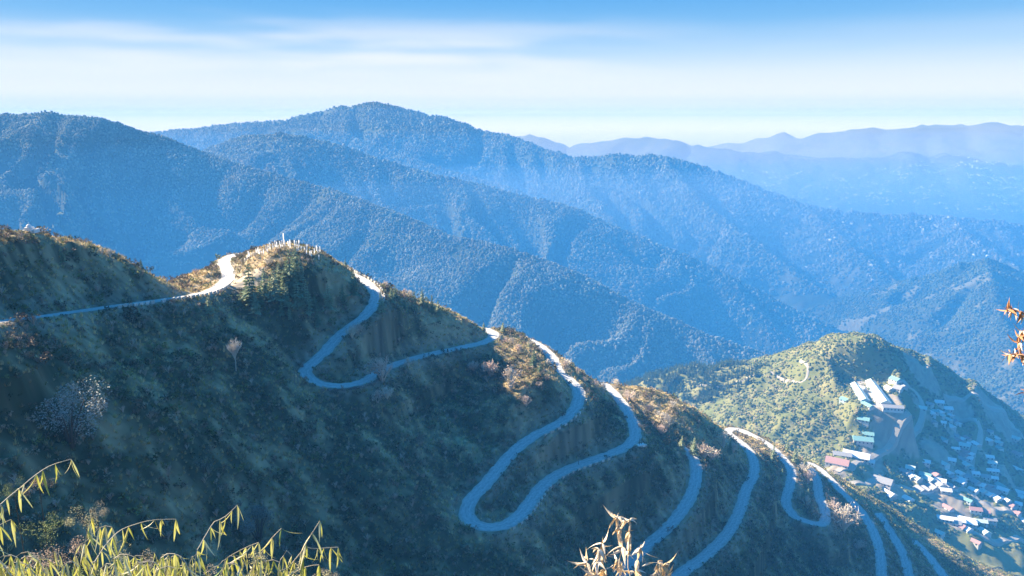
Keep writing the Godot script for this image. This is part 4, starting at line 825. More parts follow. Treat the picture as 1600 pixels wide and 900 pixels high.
# ---------------------------------------------------------------- plants at the viewpoint
func lance(width: float, bend: float, twist: float) -> ArrayMesh:
	# a leaf along -y from its stalk, length 1, folded along the midrib
	var v := PackedVector3Array()
	var n := 6
	var last := []
	for k in n + 1:
		var t := float(k) / n
		var w := width * pow(sin(PI * pow(t, 0.7)), 0.8) if k < n else 0.0
		var mid := Vector3(0, -t, bend * t * t)
		var a := twist * t
		var side := Vector3(cos(a), 0, sin(a)) * w
		var now := [mid - side + Vector3(0, 0, w * 0.35), mid, mid + side + Vector3(0, 0, w * 0.35)]
		if k:
			quad(v, last[0], now[0], now[1], last[1])
			quad(v, last[1], now[1], now[2], last[2])
		last = now
	return from_triangles(v)

func build_foreground() -> void:
	var cane_mat := mat(lin(0.5, 0.42, 0.3), 0.6)
	var leaf_mats := [mat(lin(0.36, 0.37, 0.12), 0.55), mat(lin(0.52, 0.48, 0.32), 0.6), mat(lin(0.2, 0.26, 0.08), 0.5), mat(lin(0.44, 0.38, 0.12), 0.55)]
	for m in leaf_mats:
		m.backlight_enabled = true
		m.backlight = Color(0.55, 0.55, 0.26)
	var leaves := [lance(0.052, 0.25, 0.3), lance(0.046, -0.3, -0.4), lance(0.058, 0.1, 0.8), lance(0.044, 0.4, 0.0)]
	var r := RandomNumberGenerator.new()
	r.seed = 31
	var order := range(BAMBOO.size())
	order.sort_custom(func(a, b): return BAMBOO[a][-1].x < BAMBOO[b][-1].x)
	for rank in order.size():
		var s: Array = BAMBOO[order[rank]]
		var foot := Vector3(s[0].x * 1.0 - 0.1, slope_near.at(s[0].x - 0.1, s[0].z + 0.2) - 0.1, s[0].z + 0.2)
		var keys: Array = [foot, foot.lerp(s[0], 0.6) + Vector3(0.03, 0.1, 0)] + s
		var o := thing("bamboo_stem", "arching bamboo stem with hanging yellow-green leaves, %s from left by its tip" % place_word(rank), "bamboo", foot, 0.0, "bamboo stems at the viewpoint")
		var line := spline(keys, 0.03)
		var v := PackedVector3Array()
		var local := []
		for p in line:
			local.append(p - foot)
		limb(v, local, 0.0045, 0.0016, 5)
		part("cane", from_triangles(v), cane_mat, o)
		var n := local.size()
		var k := n - 1
		while k > n * 0.45 and local[k].y + foot.y > -2.7:
			for i in r.randi_range(2, 3):
				var l := part("leaf", leaves[r.randi() % 4], leaf_mats[[0, 1, 1, 1, 2, 3][r.randi() % 6]], o, local[k])
				var long := r.randf_range(0.06, 0.13)
				l.basis = (Basis(Vector3.UP, r.randf() * TAU) * Basis(Vector3.RIGHT, r.randf_range(-0.1, 0.75))).scaled(Vector3.ONE * long)
			k -= r.randi_range(1, 2)
	# withered plant
	var tan_mats := [mat(lin(0.62, 0.5, 0.36), 0.8), mat(lin(0.52, 0.38, 0.22), 0.8), mat(lin(0.68, 0.6, 0.48), 0.8)]
	for m in tan_mats:
		m.backlight_enabled = true
		m.backlight = Color(0.4, 0.32, 0.2)
	var curled := [lance(0.15, 0.9, 1.8), lance(0.12, -0.8, -1.6), lance(0.17, 1.1, 0.9), lance(0.1, 0.5, 2.8)]
	var foot := Vector3(WITHERED[0][0].x, 0, WITHERED[0][0].z + 0.15)
	foot.y = slope_near.at(foot.x, foot.z) - 0.1
	var plant := thing("withered_plant", "withered plant with curled tan leaves at the bottom centre", "plant", foot)
	for s in WITHERED:
		var keys: Array = [foot, foot.lerp(s[0], 0.7)] + s
		var line := spline(keys, 0.02)
		var local := []
		for p in line:
			local.append(p - foot)
		var v := PackedVector3Array()
		limb(v, local, 0.0035, 0.0016, 5)
		part("stem", from_triangles(v), tan_mats[0], plant)
		var n := local.size()
		for cut in [n - 1, n - 3, n - 6, n - 10, n - 14, n - 19]:
			if cut < n * 0.5:
				continue
			for i in (11 if cut == n - 1 else r.randi_range(4, 8)):
				var l := part("leaf", curled[r.randi() % 4], tan_mats[r.randi() % 3], plant, local[cut])
				l.basis = (Basis(Vector3.UP, r.randf() * TAU) * Basis(Vector3.RIGHT, r.randf_range(0.2, 2.0))).scaled(Vector3.ONE * r.randf_range(0.022, 0.056))
	# seed heads reaching in at the edge
	var foot2 := Vector3(TWIGS[0][0].x + 0.1, 0, TWIGS[0][0].z)
	foot2.y = slope_near.at(foot2.x, foot2.z) - 0.1
	var twig := thing("seed_head_plant", "dry stalks with brown seed heads at the picture's edge", "plant", foot2)
	var rust := [mat(lin(0.4, 0.2, 0.1), 0.8), mat(lin(0.6, 0.48, 0.36), 0.8)]
	for s in TWIGS:
		var line := spline([foot2, foot2.lerp(s[0], 0.7)] + s, 0.02)
		var local := []
		for p in line:
			local.append(p - foot2)
		var v := PackedVector3Array()
		limb(v, local, 0.005, 0.002, 5)
		part("stalk", from_triangles(v), rust[0], twig)
		var n := local.size()
		for j in 46:
			var l := part("bract", curled[r.randi() % 4], rust[0 if r.randf() < 0.65 else 1], twig, local[n - 1 - r.randi() % 4])
			l.basis = (Basis(Vector3.UP, r.randf() * TAU) * Basis(Vector3.RIGHT, r.randf_range(0.6, 2.6))).scaled(Vector3.ONE * r.randf_range(0.012, 0.035))
	# bushes on the near slope whose tops reach into the light
	var tones := [lin(0.42, 0.38, 0.2), lin(0.4, 0.33, 0.22), lin(0.22, 0.25, 0.1), lin(0.38, 0.28, 0.2)]
	for k in FOREGROUND_BUSHES.size():
		var c: Array = FOREGROUND_BUSHES[k]
		var top_ := Vector3(c[0], c[1], c[2])
		var base := Vector3(top_.x, slope_near.at(top_.x, top_.z) - 0.2, top_.z)
		var o := thing("bush", "sunlit pale bush low on the near slope, %s in a scattered row" % place_word(k), "bush", base, k * 0.9, "bushes on the near slope")
		var up := top_.y - base.y
		var v := PackedVector3Array()
		limb(v, [Vector3.ZERO, Vector3(0.1, up * 0.5, 0), Vector3(0, up - c[3] * 0.4, 0)], 0.03, 0.01)
		part("trunk", from_triangles(v), mat(lin(0.1, 0.08, 0.06)), o)
		var cr := part("foliage", leafy(301 + k, 1100, 0.02, 1.2, 0.0), mat(tones[k % 4], 0.9), o, Vector3(0, up - c[3] * 0.7, 0))
		cr.scale = Vector3(c[3] * 0.8, c[3] * 0.8, c[3] * 0.8)

# ---------------------------------------------------------------- built things
func chamfered(size: Vector3, cut: float) -> ArrayMesh:
	# a box standing on y = 0 with its upper edges cut
	var h := size / 2.0
	var v := PackedVector3Array()
	var a := [Vector3(-h.x, 0, -h.z), Vector3(h.x, 0, -h.z), Vector3(h.x, 0, h.z), Vector3(-h.x, 0, h.z)]
	var b := []
	var c := []
	for p in a:
		b.append(p + Vector3(0, size.y - cut, 0))
		c.append(p + Vector3(-signf(p.x) * cut, size.y, -signf(p.z) * cut))
	for i in 4:
		var n := (i + 1) % 4
		quad(v, a[i], a[n], b[n], b[i])
		quad(v, b[i], b[n], c[n], c[i])
	quad(v, c[0], c[1], c[2], c[3])
	return from_triangles(v)

func nearest(line: Array, p: Vector3) -> int:
	var best := 0
	for k in line.size():
		if line[k].distance_squared_to(p) < line[best].distance_squared_to(p):
			best = k
	return best

# a low kerb wall with separate upright blocks along one edge of the road
func parapet(a: Vector3, b: Vector3, side: float, label: String, gap := 1.15) -> void:
	var i := nearest(road_line, a)
	var j := nearest(road_line, b)
	var o := thing("parapet", label, "parapet", road_line[i], 0.0, "parapets along the road")
	var white := mat(lin(0.55, 0.53, 0.49), 0.9)
	var block := chamfered(Vector3(1.7, 1.25, 0.55), 0.06)
	var tones := [white, mat(lin(0.42, 0.4, 0.36), 0.9), mat(lin(0.5, 0.46, 0.4), 0.9)]
	var run := 0.0
	var next := 0.0
	for k in range(i, j):
		var d: Vector3 = road_line[k + 1] - road_line[k]
		run += d.length()
		if run < next:
			continue
		next = run + 1.7 + gap
		if rng.randf() < 0.08:
			continue
		d.y = 0
		d = d.normalized()
		var p: Vector3 = road_line[k] + d.cross(Vector3.UP) * side * 3.75
		var m := part("block", block, tones[rng.randi() % 3], o, p - road_line[i] + Vector3(0, -0.3 - rng.randf() * 0.25, 0))
		m.rotation = Vector3(0, atan2(-d.z, d.x) + rng.randf_range(-0.1, 0.1), rng.randf_range(-0.06, 0.06))

func build_objects() -> void:
	parapet(Vector3(-128, -60, -231), Vector3(-121, -69.5, -308), 1.0, "long row of white parapet blocks beside the straight upper road")
	parapet(Vector3(-84, -78, -374), Vector3(-64, -85, -338), -1.0, "curved row of parapet blocks round the bend right of the knoll", 0.9)
	parapet(Vector3(32, -134, -340), Vector3(10, -139, -308), -1.0, "row of parapet blocks on the outer edge of the middle loop's upper leg", 1.6)
	parapet(Vector3(-3, -149.5, -254), Vector3(12, -151.5, -288), 1.0, "row of small blocks below the middle loop's lower leg", 1.3)
	parapet(Vector3(18, -151.5, -298), Vector3(41, -154, -322), 1.0, "short row of parapet blocks beside the lower straight of the middle loop", 2.2)
	parapet(Vector3(62, -158, -402), Vector3(55, -160, -432), -1.0, "row of sunlit blocks where the road tops the crest", 1.0)
	build_flags()
	# masonry wall that holds up the outside of the first hairpin
	var i := nearest(road_line, Vector3(-84, -101.5, -289))
	var j := nearest(road_line, Vector3(-58, -108, -305))
	var o := thing("retaining_wall", "stone retaining wall under the outside of the first hairpin", "wall", road_line[i])
	var stones := [mat(lin(0.16, 0.15, 0.13)), mat(lin(0.22, 0.2, 0.17)), mat(lin(0.12, 0.115, 0.1))]
	var slab := chamfered(Vector3(1.05, 0.62, 0.8), 0.07)
	for k in range(i, j):
		var d: Vector3 = road_line[k + 1] - road_line[k]
		d.y = 0
		d = d.normalized()
		for row in 5:
			var p: Vector3 = road_line[k] + d.cross(Vector3.UP) * (4.15 + (4 - row) * 0.12) + d * (0.5 if row % 2 else 0.0)
			var m := part("stone", slab, stones[rng.randi() % 3], o, p - road_line[i] + Vector3(0, -2.95 + row * 0.6, 0))
			m.rotation.y = atan2(-d.z, d.x) + rng.randf_range(-0.06, 0.06)
	# poles
	var wood := mat(lin(0.2, 0.18, 0.16))
	var labels := ["dark pole at the outside of the first hairpin, nearer of two", "dark pole at the outside of the first hairpin, farther of two", "thin pole beside the straight of the middle loop", "thin pole beside the sunlit patch of the lowest hairpin", "thin pole where the second road leg meets the skyline", "pole on the crest near the lowest loops", "tall pole between the lowest loops", "pole inside the lowest hairpin"]
	var spots := POLES + POLES_CREST
	for k in spots.size():
		var c: Array = spots[k]
		var p := Vector3(c[0], ground.at(c[0], c[1]), c[1])
		var q := thing("utility_pole", labels[k], "pole", p, k * 0.4, "roadside poles")
		var v := PackedVector3Array()
		limb(v, [Vector3(0, -0.5, 0), Vector3(0, c[2], 0)], 0.16, 0.1, 8)
		part("pole", from_triangles(v), wood, q)
		part("crossarm", chamfered(Vector3(1.5, 0.14, 0.12), 0.02), wood, q, Vector3(0, c[2] - 0.7, 0.13))
	# whitewashed shrine on the left hill
	var white := mat(lin(0.7, 0.68, 0.64))
	var sp := Vector3(SHRINE.x, ground.at(SHRINE.x, SHRINE.z) - 0.2, SHRINE.z)
	var s := thing("shrine", "small whitewashed stupa shrine on the sunlit hilltop", "shrine", sp)
	part("plinth", chamfered(Vector3(3.2, 0.9, 2.6), 0.08), white, s)
	part("base", chamfered(Vector3(2.2, 0.8, 1.9), 0.08), white, s, Vector3(0, 0.9, 0))
	var dome := part("dome", lump(5, 8, 14, 0.0, 0.9), white, s, Vector3(0, 1.9, 0))
	dome.scale = Vector3.ONE * 0.8
	var v2 := PackedVector3Array()
	limb(v2, [Vector3(0, 2.3, 0), Vector3(0, 3.3, 0)], 0.25, 0.05, 8)
	part("spire", from_triangles(v2), white, s)
	part("wall", chamfered(Vector3(0.5, 1.2, 2.6), 0.06), white, s, Vector3(2.2, 0, 0))
	# roadside marker with two posts
	var mp := Vector3(MONUMENT.x + 3.0, ground.at(MONUMENT.x + 3.0, MONUMENT.z) - 0.3, MONUMENT.z)
	var mo := thing("roadside_marker", "white stone platform with two posts at the outer bend", "marker", mp, 0.4)
	part("platform", chamfered(Vector3(4.0, 1.2, 2.2), 0.1), white, mo)
	for k in 2:
		var v3 := PackedVector3Array()
		limb(v3, [Vector3(-0.6 + k * 1.2, 1.1, 0), Vector3(-0.6 + k * 1.2, 4.4, 0)], 0.16, 0.12, 8)
		part("post", from_triangles(v3), mat(lin(0.12, 0.1, 0.1)), mo)
		part("rock", lump(7 + k, 4, 7, 0.25, 0.7), mat(lin(0.5, 0.48, 0.45)), mo, Vector3(-2.6 + k * 5.0, 0.3, 0.4))
	build_village()

func build_flags() -> void:
	var pole_mat := mat(lin(0.6, 0.57, 0.52))
	var cloth := [mat(lin(0.82, 0.81, 0.79)), mat(lin(0.78, 0.78, 0.79)), mat(lin(0.8, 0.77, 0.74))]
	for m in cloth:
		m.backlight_enabled = true
		m.backlight = Color(0.8, 0.8, 0.8)
	var flags := []
	for k in 3:
		var v := PackedVector3Array()
		for i in 6:
			var a := sin(i * 1.1 + k * 2.0) * 0.12
			var b := sin((i + 1) * 1.1 + k * 2.0) * 0.12
			var y0 := 0.28 + 0.7 * i / 6.0
			var y1 := 0.28 + 0.7 * (i + 1) / 6.0
			quad(v, Vector3(0.012, y0, 0), Vector3(0.14, y0 - 0.01, a * 0.4), Vector3(0.14, y1 - 0.01, b * 0.4), Vector3(0.012, y1, 0))
		flags.append(from_triangles(v))
	var pv := PackedVector3Array()
	limb(pv, [Vector3(0, -0.08, 0), Vector3(0, 1.0, 0)], 0.011, 0.008, 6)
	var pole := from_triangles(pv)
	var spots := []
	for k in 52:
		var t := (k + rng.randf() * 0.8) / 52.0
		var p := Vector3(-121.5, 0, -335).lerp(Vector3(-87.5, 0, -337.5), t)
		p.z += rng.randf_range(-3.0, 3.0)
		spots.append([p, rng.randf_range(2.4, 4.3) if k != 27 else 7.0])
	for k in spots.size():
		var p: Vector3 = spots[k][0]
		p.y = ground.at(p.x, p.z)
		var o := thing("prayer_flag", "%s white prayer flag on a pole on the knoll, %s from left" % ["very tall" if k == 27 else "upright", place_word(k)] if k < 50 else "upright white prayer flag at the end of the row on the knoll, %s of two" % ["nearer", "farther"][k - 50], "flag", p, rng.randf_range(-0.6, 0.6), "prayer flags on the knoll")
		part("pole", pole, pole_mat, o).scale = Vector3.ONE * spots[k][1]
		part("flag", flags[k % 3], cloth[rng.randi() % 3], o).scale = Vector3(minf(spots[k][1], 4.0) * 0.85, spots[k][1], minf(spots[k][1], 4.0))

func lane(points: Array, half: float) -> void:
	var line := spline(points, 4.0)
	var v := PackedVector3Array()
	for k in line.size() - 1:
		var row := []
		for q in [k, k + 1]:
			var d: Vector3 = line[mini(q + 1, line.size() - 1)] - line[maxi(q - 1, 0)]
			d.y = 0
			var side := d.normalized().cross(Vector3.UP)
			for s in [-1.0, 1.0]:
				var p: Vector3 = line[q] + side * s * half
				p.y = maxf(village.at(p.x, p.z), village.at(line[q].x, line[q].z)) + 0.5
				row.append(p)
			for s in [-1.0, 1.0]:
				var p: Vector3 = line[q] + side * s * (half + 1.5)
				p.y = village.at(p.x, p.z) - 1.0
				row.append(p)
		quad(v, row[0], row[4], row[5], row[1])
		quad(v, row[2], row[6], row[4], row[0])
		quad(v, row[1], row[5], row[7], row[3])
	tag(top("village_lane", from_triangles(v), mat(lin(0.42, 0.36, 0.28), 0.95)), "", "", "", "structure")

func build_village() -> void:
	for l in [LANE_A, LANE_B, LANE_C, LANE_D, LANE_E]:
		lane(l, 2.6)
	lane(TRACK_F, 1.0)
	var walls := [mat(lin(0.62, 0.6, 0.55)), mat(lin(0.5, 0.47, 0.4)), mat(lin(0.4, 0.46, 0.46)), mat(lin(0.55, 0.48, 0.42))]
	var roofs := [mat(lin(0.5, 0.58, 0.52), 0.5), mat(lin(0.2, 0.36, 0.33), 0.5), mat(lin(0.72, 0.71, 0.68), 0.5), mat(lin(0.42, 0.24, 0.21), 0.6), mat(lin(0.32, 0.31, 0.3), 0.5)]
	var tones := ["mint", "teal", "whitish", "red", "grey"]
	var where := ["in the upper compound", "above the compound", "in the shaded cluster below the summit", "in the high rows beside the steep lane", "where the spur meets the road", "beside the lower lane's first bend", "in the gabled row along the lower lane", "above the gabled row", "in the column left of the steep lane", "in the dense middle cluster", "at the village's outer edge", "in the lowest cluster"]
	var count := {}
	var pane := chamfered(Vector3(0.12, 1.3, 1.4), 0.02)
	for h in HOUSES:
		var cl := int(h[0])
		var kind := int(h[6])
		var key := cl * 10 + kind
		count[key] = count.get(key, 0) + 1
		var turn := deg_to_rad(h[5])
		var lo := 1e9
		for s in [Vector2(-1, -1), Vector2(1, -1), Vector2(-1, 1), Vector2(1, 1)]:
			var c: Vector2 = Vector2(s.x * h[3] / 2.0, s.y * h[4] / 2.0).rotated(-turn)
			lo = minf(lo, village.at(h[1] + c.x, h[2] + c.y))
		var mid := village.at(h[1], h[2])
		var base := lerpf(lo, mid, 0.6)
		var o := thing("house", "%s %s-roofed house %s, %s such from left" % ["long" if h[4] > 19 else "small", tones[kind], where[cl], place_word(count[key] - 1)], "house", Vector3(h[1], base, h[2]), turn, "houses of the village")
		var tall := 3.4 if h[4] < 19 else 4.2
		var wall := part("wall", chamfered(Vector3(h[3], tall + 4.0, h[4]), 0.02), walls[rng.randi() % 4], o, Vector3(0, -4.0, 0))
		var v := PackedVector3Array()
		var a: float = h[3] / 2.0 + 0.6
		var b: float = h[4] / 2.0 + 0.6
		var rise: float = h[3] * 0.28
		var e := [Vector3(-a, tall - 0.15, -b), Vector3(a, tall - 0.15, -b), Vector3(a, tall - 0.15, b), Vector3(-a, tall - 0.15, b), Vector3(0, tall + rise, -b), Vector3(0, tall + rise, b)]
		quad(v, e[0], e[4], e[5], e[3])
		quad(v, e[1], e[2], e[5], e[4])
		v.append_array([e[0], e[1], e[4], e[3], e[5], e[2]])
		quad(v, e[0], e[3], e[2], e[1])
		part("roof", from_triangles(v), roofs[kind], o)
		# rows of windows under the eaves
		var n := int(h[4] / 3.5)
		for k in n:
			for s in [-1.0, 1.0]:
				part("window", pane, window_mat, wall, Vector3(s * (h[3] / 2.0 + 0.03), 5.3, -h[4] / 2.0 + (k + 0.5) * h[4] / n))

var window_mat := mat(Color(0.08, 0.09, 0.1), 0.2)

func _ready() -> void:
	rng.seed = 7
	# ---- camera
	var cam := Camera3D.new()
	cam.name = "camera"
	cam.fov = 42.0
	cam.near = 0.1
	cam.far = 60000.0
	cam.rotation_degrees = Vector3(-13, 0, 0)
	add_child(cam)
	cam.current = true
	# ---- sky, haze, exposure
	var e := Environment.new()
	e.background_mode = Environment.BG_SKY
	e.sky = Sky.new()
	e.sky.sky_material = make_sky()
	e.tonemap_mode = Environment.TONE_MAPPER_LINEAR
	e.tonemap_exposure = 4.2
	e.fog_enabled = true
	e.fog_mode = Environment.FOG_MODE_EXPONENTIAL
	e.fog_density = 0.00003
	e.fog_light_color = lin(0.3, 0.58, 0.95)
	e.volumetric_fog_enabled = true
	e.volumetric_fog_density = 0.0
	e.sdfgi_enabled = true
	e.ssao_enabled = true
	e.ssil_enabled = true
	var we := WorldEnvironment.new()
	we.name = "environment"
	we.environment = e
	add_child(we)
	# ---- sun, low from the far side to the left
	var sun := DirectionalLight3D.new()
	sun.name = "sun"
	sun.light_energy = 1.6
	sun.light_color = Color(1.0, 0.93, 0.82)
	sun.light_angular_distance = 0.5
	sun.shadow_enabled = true
	sun.rotation_degrees = Vector3(-31.5, -115, 0)
	add_child(sun)
	# ---- large structure
	var t0 := Time.get_ticks_msec()
	road_line = spline(ROAD_MAIN, 1.0)
	road_middle = spline(ROAD_MIDDLE, 1.0)
	road_lower = spline(ROAD_LOWER, 1.0)
	road_lowest = spline(ROAD_LOWEST, 1.0)
	build_ground()
	print("ground ", Time.get_ticks_msec() - t0)
	for line in [road_line, road_middle, road_lower, road_lowest]:
		build_road(line, 3.0)
	build_ranges()
	print("ranges ", Time.get_ticks_msec() - t0)
	build_objects()
	build_plants()
	build_foreground()
	print("all ", Time.get_ticks_msec() - t0)

func make_sky() -> PanoramaSkyMaterial:
	var w := 2048
	var h := 1024
	var im := Image.create(w, h, false, Image.FORMAT_RGBF)
	var streaks := noise(8, 0.012, 4)
	var veil := noise(2, 0.004, 3)
	var stops := [[-90.0, Color(0.04, 0.075, 0.125)], [-0.2, Color(0.04, 0.075, 0.125)], [0.0, Color(0.25, 0.24, 0.245)], [1.5, Color(0.25, 0.243, 0.246)], [3.0, Color(0.2, 0.22, 0.241)], [4.5, Color(0.125, 0.178, 0.232)], [6.5, Color(0.055, 0.128, 0.217)], [9.0, Color(0.021, 0.095, 0.205)], [20.0, Color(0.012, 0.088, 0.222)], [45.0, Color(0.009, 0.086, 0.235)], [90.0, Color(0.008, 0.084, 0.235)]]
	for y in h:
		var up := 90.0 - (y + 0.5) * 180.0 / h
		var c := Color.BLACK
		for k in stops.size() - 1:
			if up >= stops[k][0] and up <= stops[k + 1][0]:
				c = stops[k][1].lerp(stops[k + 1][1], (up - stops[k][0]) / (stops[k + 1][0] - stops[k][0]))
		im.fill_rect(Rect2i(0, y, w, 1), c)
		if up > 0.3 and up < 22.0:
			for x in w:
				# thin cirrus, drawn out along the horizon; sampled on a ring so that it closes
				var a := TAU * x / w
				var p := Vector3(cos(a) * 190.0, up * 34.0 + 14.0 * veil.get_noise_1d(x * 0.9), sin(a) * 190.0)
				var n := streaks.get_noise_3dv(p) * 0.5 + 0.5
				var big := smoothstep(-0.25, 0.45, veil.get_noise_3d(p.x, up * 7.0, p.z))
				var gathered := 0.12 + 0.88 * smoothstep(-0.2, 0.8, cos(3.0 * (a - TAU * 0.62)))
				var cloud := clampf(smoothstep(0.36, 0.75, n) * (0.45 + 0.55 * big) * gathered * smoothstep(0.3, 2.0, up) * (1.0 - smoothstep(4.2, 7.6, up)) * 0.95, 0.0, 0.8)
				if cloud > 0.004:
					im.set_pixel(x, y, c.lerp(Color(0.236, 0.24, 0.246), cloud))
	var m := PanoramaSkyMaterial.new()
	m.panorama = ImageTexture.create_from_image(im)
	return m

func build_ranges() -> void:
	var floor_mesh := PlaneMesh.new()
	floor_mesh.size = Vector2(44000, 40000)
	var fl := top("valley_floor", floor_mesh, mat(lin(0.05, 0.06, 0.035), 1.0))
	fl.position = Vector3(0, -1250, -12000)
	tag(fl, "", "", "", "structure")
	var wood := [Color(0.05, 0.06, 0.03), Color(0.09, 0.09, 0.05)]
	var crown := [Color(0.16, 0.155, 0.1), Color(0.18, 0.17, 0.115), Color(0.21, 0.195, 0.14), Color(0.26, 0.24, 0.18), Color(0.13, 0.14, 0.085)]
	var a := build_mountain([Ridge.new(RIDGE_A, 0.42, 480.0, 300.0, -0.6)], -2300, -2900, 1100, -1050, 16.0, 51, wood, 5.0)
	build_woods(a, 5.4, 3.5, 52, crown, "dense wood on the nearest blue mountain", func(x, y, z): return in_view(Vector3(x, y, z)) and z > -2450.0 and y > z * 0.46)
	var b := build_mountain([Ridge.new(RIDGE_B, 0.45, 520.0, 300.0, -0.6)], -1800, -3300, 1700, -1800, 18.0, 54, wood, 5.0)
	build_woods(b, 6.5, 4.2, 55, crown, "dense wood on the long ridge behind the nearest mountain", func(x, y, z): return in_view(Vector3(x, y, z)) and z > -2990.0 and y > z * 0.36)
	var c := build_mountain([Ridge.new(RIDGE_C, 0.5, 620.0, 280.0, -0.4), Ridge.new(RIDGE_C2, 0.5, 350.0, 90.0, 0.2), Ridge.new(RIDGE_C3, 0.5, 350.0, 90.0, 0.2), Ridge.new(RIDGE_C4, 0.5, 350.0, 90.0, 0.2), Ridge.new(RIDGE_C5, 0.5, 350.0, 90.0, 0.2), Ridge.new(RIDGE_C6, 0.5, 350.0, 90.0, 0.2)], -3600, -4700, 2900, -2150, 24.0, 57, wood, 8.0, 700.0)
	build_woods(c, 9.4, 6.0, 58, crown, "distant wood on the highest peak", func(x, y, z): return in_view(Vector3(x, y, z)) and y > z * 0.24)
	var d := build_mountain([Ridge.new(RIDGE_D, 0.42, 600.0, 60.0, 0.2)], -1600, -6000, 4500, -3400, 36.0, 61, wood, 14.0)
	build_mountain([Ridge.new(RIDGE_E, 0.4, 700.0, 50.0, 0.2)], 600, -6900, 5800, -4500, 50.0, 64, wood, 25.0)
	far_town(d, 1500.0, 3300.0, -5000.0, -4150.0, 900, "specks of a far town on the pale hazy slope")
	far_town(c, 1100.0, 2300.0, -3300.0, -2500.0, 260, "specks of hamlets on the spurs below the high peak")
	var f := build_mountain([Ridge.new(RIDGE_F, 0.6, 300.0, 80.0, 0.2), Ridge.new(RIDGE_F2, 0.5, 280.0, 70.0, 0.2)], 600, -2900, 2300, -1200, 14.0, 67, wood, 5.0, 0.0)
	build_woods(f, 6.0, 3.8, 68, [Color(0.08, 0.1, 0.05), Color(0.1, 0.115, 0.06), Color(0.14, 0.14, 0.08)], "wood on the rounded hill behind the village", func(x, y, z): return in_view(Vector3(x, y, z)) and y > z * 0.42)
	# pale haze lying in the far valleys
	var blue := lin(0.045, 0.36, 0.95)
	var white := lin(0.95, 0.87, 0.84)
	# near air: thin above, thicker down in the valleys; beyond it paler haze
	var layers := []
	for k in 5:
		layers.append([150.0 + k, -3950.0 - k, [78.0, 25.0, -75.0, -185.0, -330.0][k], [0.00006, 0.00005, 0.0001, 0.00011, 0.00012][k], blue])
	for k in 8:
		layers.append([-3960.0 - k, -15800.0 - 50.0 * k, 75.0 - 45.0 * k, 0.00003 + 0.000007 * k, white])
	layers.append([-2450.0, -3945.0, -230.0, 0.0004, lin(0.35, 0.55, 0.88)])
	for b_ in layers:
		var bank := FogVolume.new()
		bank.name = numbered("valley_haze")
		bank.shape = RenderingServer.FOG_VOLUME_SHAPE_BOX
		bank.size = Vector3(26000, b_[2] + 1270.0, b_[0] - b_[1])
		bank.position = Vector3(2000, (b_[2] - 1270.0) / 2.0, (b_[0] + b_[1]) / 2.0)
		var air := FogMaterial.new()
		air.density = b_[3]
		air.albedo = b_[4]
		bank.material = air
		add_child(bank)
		tag(bank, "pale haze lying in the far valleys" if b_[0] < -2000.0 else "blue air between the viewpoint and the mountains", "haze", "", "stuff")
	build_village_hill()

# far-off houses no bigger than specks, gathered in hamlets
func far_town(f: Field, x0: float, x1: float, z0: float, z1: float, count: int, label: String) -> void:
	var r := RandomNumberGenerator.new()
	r.seed = count
	var hamlet := noise(count, 0.005, 3)
	var buffer := PackedFloat32Array()
	var tones := [Color(0.7, 0.68, 0.64), Color(0.6, 0.55, 0.48), Color(0.5, 0.5, 0.52)]
	for k in count * 6:
		var x := r.randf_range(x0, x1)
		var z := r.randf_range(z0, z1)
		if hamlet.get_noise_2d(x, z * 2.0) < 0.12 or buffer.size() > count * 16:
			continue
		var s := r.randf_range(5.0, 9.0)
		put(buffer, Basis(Vector3.UP, r.randf() * TAU).scaled(Vector3(s, s * 0.8, s * r.randf_range(0.8, 2.0))), Vector3(x, f.at(x, z), z), tones[r.randi() % 3])
	scatter("far_town", chamfered(Vector3.ONE, 0.25), mat(Color.WHITE, 0.9, true), buffer, true, label, "town")

